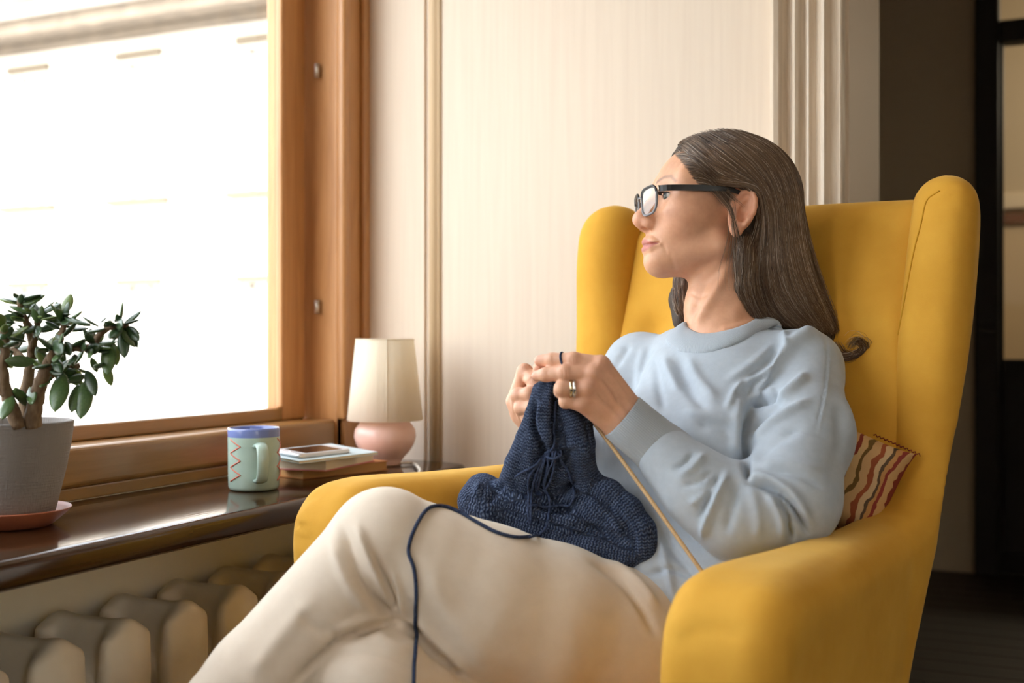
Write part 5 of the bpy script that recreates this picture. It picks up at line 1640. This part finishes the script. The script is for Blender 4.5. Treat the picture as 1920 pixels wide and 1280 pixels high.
for k in range(12):
    a = P0c + (P2c - P0c) * (.05 + .035 * k)
    a = cen_ + (e_a * hs * scl * (1.0 if True else 0) + e_b * hs * scl * (1 - .16 * k / 2))
    tq.append(tube(np.array([a, a + e_a * .008 + np.array([0, 0, -.006]), a + e_a * .012 + np.array([0, 0, -.014])]), [.0012, .001, .0006], 5))
V_, F_2 = join(*tq)
fr_ = put('fringe', b2world(V_), F_2, M['kilim'], pil); fr_['kind'] = 'stuff'

# ================================================================== ON THE WINDOWSILL
def on_sill(px, v, h=0.):
    """world point on the sill plane (or h above it) seen at a photo pixel"""
    d = (CZ - ZS - h) * FPX / (v - 640)
    return PW(px, v, d)

# ---- mug
M['mug'] = mat('celadon_glaze', (.38, .56, .48), .18)
base(M['mug'], ramp(M['mug'], noise(M['mug'], coords(M['mug']), 30, 3), [(.3, (.36, .475, .405)), (.7, (.41, .53, .455))]))
M['blue_glaze'] = mat('blue_glaze', (.16, .21, .46), .15)
M['red_line'] = mat('red_slip_line', (.62, .13, .07), .35)
mc = on_sill(476, 917); mc[2] = ZS
R_, Hm = .0468, .113
mug = thing('mug', 'pale green mug with blue rim and red zigzag, standing on the windowsill', 'mug', tuple(mc))
bprof = [(0, .0005), (R_ * .80, .0005), (R_ * .93, .002), (R_ * .975, .007), (R_ * .985, .03), (R_, Hm - .016)]
put('body', *lathe(bprof, 56, mc), M['mug'], mug)
rprof = [(R_, Hm - .016), (R_ * 1.004, Hm - .004), (R_ * .99, Hm), (R_ * .95, Hm), (R_ * .925, Hm - .004), (R_ * .91, .05), (R_ * .88, .010), (0, .008)]
put('glazed_rim', *lathe(rprof, 56, mc), M['blue_glaze'], mug)
tocam = np.array([0, 0, 0]) - mc; ang0 = math.atan2(tocam[1], tocam[0])
ha = ang0 + math.radians(12)                       # handle points at the lens, a little to its right
hd = np.array([math.cos(ha), math.sin(ha), 0]); hp = [mc + hd * r + np.array([0, 0, z]) for r, z in ((R_ * .97, .082), (R_ + .012, .085), (R_ + .025, .078), (R_ + .030, .060), (R_ + .027, .038), (R_ + .018, .024), (R_ * .97, .020))]
Vh, Fh = tube(spline(hp, 40), np.r_[np.linspace(.0125, .0105, 10), np.full(20, .0105), np.linspace(.0105, .0120, 10)], 16, flat=.42)
put('handle', Vh, Fh, M['mug'], mug)
def zig(a_c, wid, n_, z0, z1):
    P = []
    for k in range(n_ * 2 + 1):
        a = a_c + (wid / 2 if k % 2 else -wid / 2); z = z0 + (z1 - z0) * k / (n_ * 2)
        P.append((a, z))
    P = np.array(P); q = np.vstack([np.linspace(P[i], P[i + 1], 8, endpoint=False) for i in range(len(P) - 1)] + [P[-1:]])
    return np.stack([mc[0] + (R_ * 1.0) * np.cos(q[:, 0]), mc[1] + (R_ * 1.0) * np.sin(q[:, 0]), ZS + q[:, 1]], -1)
for da in (-46, 78, 160):
    Vz, Fz = tube(zig(ang0 + math.radians(da), .55, 3, .018, .094), .0011, 6)
    put('zigzag', Vz, Fz, M['red_line'], mug)

# ---- two books, a thin notebook, a phone
def dirs(deg):
    a = math.radians(deg); return np.array([math.cos(a), math.sin(a), 0]), np.array([-math.sin(a), math.cos(a), 0])
e1, e2 = dirs(80)
def plank_box(o, L_, W_, z0, z1, bev=.0015, ee=None):
    a_, b_ = ee if ee is not None else (e1, e2)
    V, F = box((0, 0, z0), (L_, W_, z1), bev)
    return o + V[:, :1] * a_ + V[:, 1:2] * b_ + np.array([0, 0, 1]) * V[:, 2:3], F
def book(name, label, o, L_, W_, z0, z1, cover, page, deg):
    ee = dirs(deg); a1, a2 = ee
    o = np.array([o[0], o[1], 0]); t = .0022
    b_ = thing(name, label, 'book', tuple(o + a1 * L_ / 2 + a2 * W_ / 2 + np.array([0, 0, z0])), 'books stacked on the windowsill')
    put('cover', *plank_box(o, L_, W_, z0, z0 + t, .0006, ee), cover, b_, smooth=False)
    put('cover', *plank_box(o, L_, W_, z1 - t, z1, .0006, ee), cover, b_, smooth=False)
    put('spine', *plank_box(o + a2 * (W_ - .003), L_, .003, z0 + t, z1 - t, .0006, ee), cover, b_, smooth=False)
    put('page_block', *plank_box(o + a1 * .003 + a2 * .0025, L_ - .006, W_ - .006, z0 + t, z1 - t, .0004, ee), page, b_, smooth=False)
    return b_
M['page'] = mat('cream_page_edges', (.72, .62, .45), .8)
bump(M['page'], noise(M['page'], coords(M['page'], (1, 1, 900)), 3, 2), .4, .0006)
M['orange'] = mat('orange_cover', (.48, .20, .06), .5)
M['orangepage'] = mat('tan_page_edges', (.50, .27, .10), .8)
M['pink'] = mat('pink_cover', (.66, .20, .20), .5)
M['lightblue'] = mat('light_blue_cover', (.56, .68, .72), .45)
zb = ZS + .0005
book('book', 'thick book with tan page edges at the bottom of the sill stack', (-1.335, 1.905), .225, .135, zb, zb + .020, M['orange'], M['orangepage'], 73)
book('book', 'cream paged book with pink cover in the middle of the sill stack', (-1.268, 1.888), .205, .125, zb + .0205, zb + .0425, M['pink'], M['page'], 95)
zb -= .009
nb_ = np.array([-1.271, 1.803, 0])
def tilt(VF):                                # the loose notebook rides up a little towards the window
    V, F = VF; V = np.array(V, float)
    s_ = ((V - np.array([-1.271, 1.803, 0])) * e2).sum(1)
    V[:, 2] += np.maximum(s_, 0) * math.tan(math.radians(4.5))
    return V, F
nbk = thing('notebook', 'thin light blue notebook under the white phone on the books', 'notebook', tuple(np.array([nb_[0], nb_[1], zb + .052]) + e1 * .09 + e2 * .05))
o_ = np.array([nb_[0], nb_[1], 0])
put('cover', *tilt(plank_box(o_, .220, .130, zb + .0562, zb + .0575, .0004)), M['lightblue'], nbk, smooth=False)
put('page_block', *tilt(plank_box(o_ + e1 * .001 + e2 * .001, .218, .128, zb + .0533, zb + .0562, .0003)), M['page'], nbk, smooth=False)
put('cover', *tilt(plank_box(o_, .220, .130, zb + .052, zb + .0533, .0004)), M['lightblue'], nbk, smooth=False)
M['phone_white'] = mat('white_phone_glass', (.78, .79, .80), .18)
M['phone_screen'] = mat('dark_phone_screen', (.012, .011, .011), .06)
M['phone_edge'] = mat('silver_phone_edge', (.70, .71, .72), .3, .7)
def phone_box(L_, W_, z0, z1, rad, off=(0, 0), seg=6):
    pts_ = []
    for cx, cy, a0 in ((L_ / 2 - rad, W_ / 2 - rad, 0), (-L_ / 2 + rad, W_ / 2 - rad, 90), (-L_ / 2 + rad, -W_ / 2 + rad, 180), (L_ / 2 - rad, -W_ / 2 + rad, 270)):
        for k in range(seg + 1):
            a = math.radians(a0 + 90 * k / seg); pts_.append((cx + rad * math.cos(a) + off[0], cy + rad * math.sin(a) + off[1]))
    n_ = len(pts_); fe = e1 * 1 - e2 * 0; se = e2 * 1 + e1 * 0
    rings = [(1.0, z0), (1.0, z1)]
    V = []
    for sc_, z in ((.97, z0), (1, z0 + (z1 - z0) * .3), (1, z1 - (z1 - z0) * .3), (.975, z1)):
        for x, y in pts_: V.append(np.array([pc[0], pc[1], z]) + fe * x * sc_ + se * y * sc_)
    F = []
    for r in range(3):
        for i in range(n_): F.append([r * n_ + i, r * n_ + (i + 1) % n_, (r + 1) * n_ + (i + 1) % n_, (r + 1) * n_ + i])
    F += [list(range(n_))[::-1], [3 * n_ + i for i in range(n_)]]
    return np.array(V), F
pc = np.array([nb_[0], nb_[1], 0]) + e1 * .090 + e2 * .052
zp = zb + .0580
ph = thing('phone', 'white smartphone with dark screen lying on the light blue notebook', 'phone', (pc[0], pc[1], zp))
put('phone_case', *tilt(phone_box(.142, .070, zp, zp + .0072, .010)), M['phone_edge'], ph, smooth=False)
put('front_glass', *tilt(phone_box(.138, .067, zp + .0072, zp + .0080, .009)), M['phone_white'], ph, smooth=False)
put('screen', *tilt(phone_box(.100, .058, zp + .0080, zp + .0084, .001)), M['phone_screen'], ph, smooth=False)
V, F = lathe([(0, .0004), (.0045, .0004), (.005, 0)], 20, pc + (e1 * 1 - e2 * 0) * -.0595 + np.array([0, 0, zp + .0081]))
put('button', *tilt((V, F)), M['phone_edge'], ph)

# ---- table lamp
M['shade'] = mat('cream_linen_shade', (.90, .83, .70), .8, Transmission_Weight=0.)
n, L, p = nt(M['shade'])
tl = n.new('ShaderNodeBsdfTranslucent'); tl.inputs[0].default_value = (.90, .82, .66, 1)
mxs = n.new('ShaderNodeMixShader'); mxs.inputs[0].default_value = .38
L.new(p.outputs[0], mxs.inputs[1]); L.new(tl.outputs[0], mxs.inputs[2]); L.new(mxs.outputs[0], n['Material Output'].inputs[0])
bump(M['shade'], noise(M['shade'], coords(M['shade'], (25, 25, 5)), 4, 4, .6, .5), .35, .004)
M['pinkglaze'] = mat('pink_ceramic', (.78, .52, .44), .28)
lcn = on_sill(722, 872); lcn[2] = ZS + .0005
lamp = thing('table_lamp', 'small table lamp with pink ceramic base and cream shade in the window corner', 'lamp', tuple(lcn))
put('base', *lathe([(0, 0), (.034, 0), (.037, .003), (.036, .010), (.041, .017), (.053, .030), (.063, .046), (.0675, .062), (.0655, .078), (.056, .092), (.040, .101), (.022, .105), (.013, .106), (.013, .125), (0, .125)], 56, lcn), M['pinkglaze'], lamp)
prof = [(.0815, .098), (.0825, .0985), (.0635, .2745), (.0625, .2750), (.0615, .2745), (.0803, .099)]
Vs_, Fs_ = lathe(prof, 72, lcn, True)
th = np.arctan2(Vs_[:, 1] - lcn[1], Vs_[:, 0] - lcn[0]); rr = 1 + .006 * np.sin(th * 9 + 2) * np.sin((Vs_[:, 2] - lcn[2]) * 18) + .004 * np.sin(th * 23)
Vs_[:, :2] = lcn[:2] + (Vs_[:, :2] - lcn[:2]) * rr[:, None]
put('lamp_shade', Vs_, Fs_, M['shade'], lamp)
sa = math.atan2(-lcn[1], -lcn[0]) + .05
sm = [lcn + np.array([math.cos(sa) * r, math.sin(sa) * r, z]) for r, z in ((.0828, .100), (.0735, .187), (.0640, .274))]
put('shade_seam', *tube(sm, .0012, 6), M['shade'], lamp)
put('shade_ring', *tube([lcn + np.array([math.cos(a) * .0635, math.sin(a) * .0635, .274]) for a in np.linspace(0, 6.283, 49)[:-1]], .0014, 6, closed=True), M['shade'], lamp)
put('bulb', *lathe([(0, .118), (.012, .120), (.014, .135), (.022, .155), (.027, .172), (.022, .190), (.010, .198), (0, .199)], 28, lcn), M['phone_white'], lamp)
M['cord'] = mat('white_cord', (.75, .70, .62), .5)
cpts = [lcn + np.array([.030, -.008, .006]), on_sill(772, 868, .004), on_sill(783, 874, .006), on_sill(787, 884, .003), on_sill(770, 900, .003)]
put('cord', *tube(spline(cpts, 30), .0030, 8), M['cord'], lamp)

# ---- jade plant, pot and saucer
pcn = on_sill(20, 985); pcn[2] = ZS
M['terra'] = mat('terracotta', (.38, .115, .055), .45)
base(M['terra'], ramp(M['terra'], noise(M['terra'], coords(M['terra']), 18, 4), [(.3, (.33, .095, .045)), (.7, (.43, .14, .07))]))
sau = put('saucer', *lathe([(0, .0005), (.055, .0005), (.060, .003), (.078, .018), (.0835, .024), (.0850, .0255), (.0835, .0268), (.078, .0220), (.060, .009), (0, .008)], 64, pcn), M['terra'])
tag(sau, 'terracotta saucer under the grey plant pot on the windowsill', 'saucer')
M['pot'] = mat('grey_woven_pot', (.30, .275, .255), .75)
_v = coords(M['pot'], (1, 1, 1)); f1 = noise(M['pot'], coords(M['pot'], (30, 30, 420)), 1, 2); f2 = noise(M['pot'], coords(M['pot'], (420, 420, 30)), 1, 2)
n, L, p = nt(M['pot'])
ad = n.new('ShaderNodeMath'); ad.operation = 'ADD'; L.new(f1, ad.inputs[0]); L.new(f2, ad.inputs[1])
base(M['pot'], ramp(M['pot'], ad.outputs[0], [(.30, (.105, .094, .085)), (.5, (.165, .15, .137)), (.70, (.225, .205, .19))]))
bump(M['pot'], ad.outputs[0], .6, .002)
M['soil'] = mat('dark_soil', (.035, .022, .014), .95)
bump(M['soil'], noise(M['soil'], coords(M['soil']), 120, 4), .8, .006)
plant = thing('jade_plant', 'jade plant with fleshy green leaves in a grey woven-look pot', 'plant', (pcn[0], pcn[1], ZS + .010))
zp0 = .0105
put('pot', *lathe([(0, zp0), (.056, zp0), (.060, zp0 + .003), (.068, .045), (.0775, .085), (.0845, .125), (.0875, .150), (.0880, .1525), (.0860, .1540), (.0835, .1525), (.0810, .128), (0, .128)], 64, pcn), M['pot'], plant)
put('soil', *lathe([(0, .140), (.03, .142), (.06, .139), (.0825, .136), (.0815, .129), (0, .129)], 40, pcn), M['soil'], plant)
M['bark'] = mat('jade_bark', (.17, .105, .055), .8)
base(M['bark'], ramp(M['bark'], noise(M['bark'], coords(M['bark'], (40, 40, 12)), 4, 4), [(.3, (.11, .065, .035)), (.7, (.24, .16, .09))]))
bump(M['bark'], noise(M['bark'], coords(M['bark'], (60, 60, 20)), 5, 4), .5, .002)
def leafmat(nm, a, b_):
    m = mat(nm, a, .30, spec=.5)
    base(m, ramp(m, noise(m, coords(m), 20, 3), [(.3, a), (.7, b_)]))
    p_ = nt(m)[2]
    p_.inputs['Subsurface Weight'].default_value = .15; p_.inputs['Subsurface Radius'].default_value = (.004, .008, .002)
    return m
LM = [leafmat('jade_leaf', (.060, .115, .040), (.095, .165, .055)), leafmat('dark_jade_leaf', (.028, .060, .026), (.055, .100, .040)), leafmat('young_jade_leaf', (.13, .20, .050), (.18, .25, .075))]
dP = float(b2cam(np.zeros(3))[1]) * 0 + 1.66
def PP(px, v, dd=0.):
    return PW(px, v, dP + dd)
# stems traced in three dimensions: trunk forks near the soil
stems = [([(62, 800, 0), (66, 760, -.005), (78, 715, -.01), (92, 680, -.02), (110, 655, -.03)], .0125, .0070),
         ([(92, 690, -.02), (100, 660, -.03), (112, 640, -.02), (120, 600, .0), (113, 588, .0)], .0068, .0032),
         ([(110, 655, -.03), (140, 652, -.035), (170, 650, -.03), (190, 625, -.03), (215, 612, -.03), (240, 610, -.035)], .0066, .0034),
         ([(76, 725, -.01), (100, 700, .015), (125, 690, .03), (150, 685, .03)], .0066, .0036),
         ([(48, 800, .01), (48, 740, .02), (56, 690, .025), (62, 650, .02), (52, 610, .01), (38, 575, .0), (36, 562, 0)], .0105, .0035),
         ([(58, 660, .02), (68, 620, .01), (70, 600, .0), (72, 585, .0)], .0060, .0034),
         ([(34, 800, -.01), (14, 740, -.02), (5, 700, -.03), (10, 640, -.03), (4, 600, -.03)], .0105, .0045),
         ([(56, 690, .025), (30, 660, .04), (0, 645, .05), (-40, 630, .05)], .0060, .0036),
         ([(14, 740, -.02), (-30, 690, -.03), (-70, 640, -.03), (-90, 600, -.02)], .0085, .0040)]
SP = []
for P_, r0_, r1_ in stems:
    S_ = spline(np.array([PP(*q) for q in P_]), 24)
    S_ = S_ + rng.normal(0, .0006, S_.shape)
    put('branch', *tube(S_, np.linspace(r0_, r1_, 24), 10), M['bark'], plant)
    SP.append(S_)
# one fleshy leaf mesh per colour, shared by every leaf
def leaf_mesh():
    nu, nv = 10, 9
    V, F = [], []
    for i in range(nu + 1):
        t = i / nu
        wd = .5 * (math.sin(math.pi * min(1, t ** .75)) ** .75) * (.34 + .30 * t) * .88 + .012
        if t > .97: wd *= .35
        th_ = .085 * math.sin(math.pi * (t * .92 + .06)) ** .6
        for j in range(nv):
            a = 2 * math.pi * j / nv
            x, y = math.cos(a), math.sin(a)
            V.append((t, x * wd, y * th_ * .9 + .10 * t * t + .14 * (x * wd) ** 2))
    for i in range(nu):
        for j in range(nv): F.append([i * nv + j, i * nv + (j + 1) % nv, (i + 1) * nv + (j + 1) % nv, (i + 1) * nv + j])
    F += [list(range(nv))[::-1], [nu * nv + j for j in range(nv)]]
    return np.array(V), F
LMESH = []
lV, lF = leaf_mesh()
for q in range(3):
    me = bpy.data.meshes.new('jade_leaf'); me.from_pydata([tuple(v) for v in lV], [], lF); me.update()
    me.polygons.foreach_set('use_smooth', [True] * len(me.polygons)); me.materials.append(LM[q]); LMESH.append(me)
porg = Vector(plant.location)
def leaf(pos, dirv, up, size, q=0):
    x = Vector(dirv).normalized(); z = Vector(up); z = (z - x * z.dot(x))
    if z.length < 1e-3: z = Vector((0, 0, 1)).cross(x)
    z.normalize(); y = z.cross(x)
    o = bpy.data.objects.new('leaf', LMESH[q]); COL.objects.link(o); o.parent = plant
    Mx = Matrix((x, y, z)).transposed().to_4x4() @ Matrix.Scale(size, 4)
    Mx.translation = Vector(pos) - porg
    o.matrix_local = Mx
    return o
def leaf_px(a, b_, da, db, wide=1., q=0, up=None):
    """a single leaf placed from stalk to tip"""
    p0, p1 = PP(a[0], a[1], da), PP(b_[0], b_[1], db)
    dv = p1 - p0
    leaf(p0, dv, up if up is not None else (0, 0, 1), float(np.linalg.norm(dv)) / 1.0, q)
RT, FW = cam2world(np.array([1., 0, 0])), cam2world(np.array([0, 1., 0]))
toward = -FW
# the leaves that read singly in the photograph
for a, b_, da, db, q, up in [((36, 562), (78, 557), 0, -.01, 1, None), ((34, 566), (0, 562), 0, .01, 1, None), ((36, 560), (26, 552), 0, -.02, 1, None), ((37, 560), (46, 553), 0, .02, 1, None),
        ((40, 590), (12, 584), 0, -.02, 1, None), ((42, 592), (26, 588), 0, -.03, 1, None), ((70, 606), (62, 576), -.01, -.015, 0, toward), ((74, 602), (80, 573), -.01, 0, 0, toward),
        ((70, 612), (76, 632), -.01, -.035, 1, toward), ((78, 590), (108, 602), 0, .02, 1, toward), ((30, 605), (0, 606), -.02, -.04, 1, None), ((24, 612), (0, 640), -.02, -.04, 1, toward), ((50, 640), (14, 636), -.02, -.05, 1, None),
        ((66, 678), (8, 676), -.03, -.05, 0, toward), ((62, 690), (94, 688), -.02, -.04, 1, None), ((113, 588), (106, 575), 0, 0, 1, None), ((114, 588), (128, 578), 0, 0, 1, None), ((113, 590), (131, 592), 0, -.02, 1, None), ((112, 588), (100, 578), 0, .02, 1, None),
        ((170, 610), (120, 600), -.03, -.01, 1, None), ((185, 612), (152, 596), -.03, -.03, 1, None), ((188, 605), (200, 596), -.03, -.02, 1, None), ((196, 615), (164, 628), -.03, -.06, 1, None), ((210, 608), (192, 604), -.03, -.06, 2, toward),
        ((214, 606), (198, 612), -.03, -.06, 1, toward), ((216, 604), (222, 594), -.03, -.04, 1, None), ((218, 606), (236, 612), -.035, -.07, 1, toward), ((225, 614), (206, 640), -.035, -.07, 1, toward), ((232, 608), (262, 602), -.035, -.04, 1, None),
        ((238, 612), (264, 640), -.035, -.05, 1, toward), ((228, 618), (236, 672), -.03, -.035, 1, toward), ((234, 620), (240, 652), -.03, -.02, 0, toward), ((204, 640), (204, 706), -.03, -.05, 0, toward), ((212, 642), (220, 684), -.03, -.02, 2, toward),
        ((196, 682), (210, 722), -.03, -.02, 2, toward), ((180, 690), (194, 684), -.03, -.06, 1, None), ((182, 698), (172, 668), -.02, -.03, 0, toward), ((160, 704), (126, 716), 0, -.02, 1, toward), ((162, 712), (154, 788), .0, -.02, 0, toward), ((148, 720), (136, 776), .0, -.02, 0, toward),
        ((118, 698), (106, 776), .0, -.03, 0, toward), ((162, 694), (182, 744), -.01, -.02, 1, toward), ((150, 720), (152, 742), .01, .02, 2, toward), ((100, 640), (124, 664), -.03, -.06, 1, toward), ((106, 628), (118, 640), -.03, -.05, 1, None), ((90, 660), (70, 650), -.02, -.05, 0, toward),
        ((122, 640), (136, 668), -.03, -.05, 1, toward), ((112, 660), (104, 682), -.03, -.06, 0, toward), ((140, 650), (158, 640), -.035, -.06, 1, None), ((150, 652), (166, 646), -.035, -.06, 1, toward), ((160, 660), (192, 648), -.03, -.05, 1, toward), ((140, 664), (134, 688), -.03, -.06, 1, toward),
        ((48, 760), (30, 722), .0, -.03, 0, toward), ((22, 740), (6, 790), -.02, -.05, 0, toward), ((36, 742), (20, 732), .0, -.02, 1, None), ((56, 726), (66, 760), .0, -.03, 0, toward), ((92, 700), (78, 730), .01, -.02, 0, toward), ((24, 690), (2, 660), -.03, -.02, 2, toward), ((10, 650), (34, 646), -.03, -.06, 1, None)]:
    leaf_px(a, b_, da, db, 1, q, up)
# the rest sit in opposite pairs along the younger wood
for si_, S_ in enumerate(SP):
    for k in range(9 if si_ not in (0, 4, 6) else 5):
        t = .35 + .65 * rng.random() if si_ not in (0, 4, 6) else .70 + .30 * rng.random()
        i = min(int(t * 23), 22); p_ = S_[i]; T_ = S_[min(i + 1, 23)] - S_[i]; T_ = T_ / (np.linalg.norm(T_) + 1e-9)
        a = rng.random() * 6.283
        u_ = np.cross(T_, [0, 0, 1.]); u_ /= np.linalg.norm(u_) + 1e-9; w_ = np.cross(T_, u_)
        for s in (1, -1):
            dv = s * (u_ * math.cos(a) + w_ * math.sin(a)) + .45 * T_ + np.array([0, 0, .05 - .35 * rng.random()])
            leaf(p_ + dv / np.linalg.norm(dv) * .003, dv, np.array([0, 0, 1.]) + .5 * rng.normal(size=3) + .4 * toward, .022 + .016 * rng.random(), int(rng.choice([0, 0, 1, 1, 2], 1)[0]))
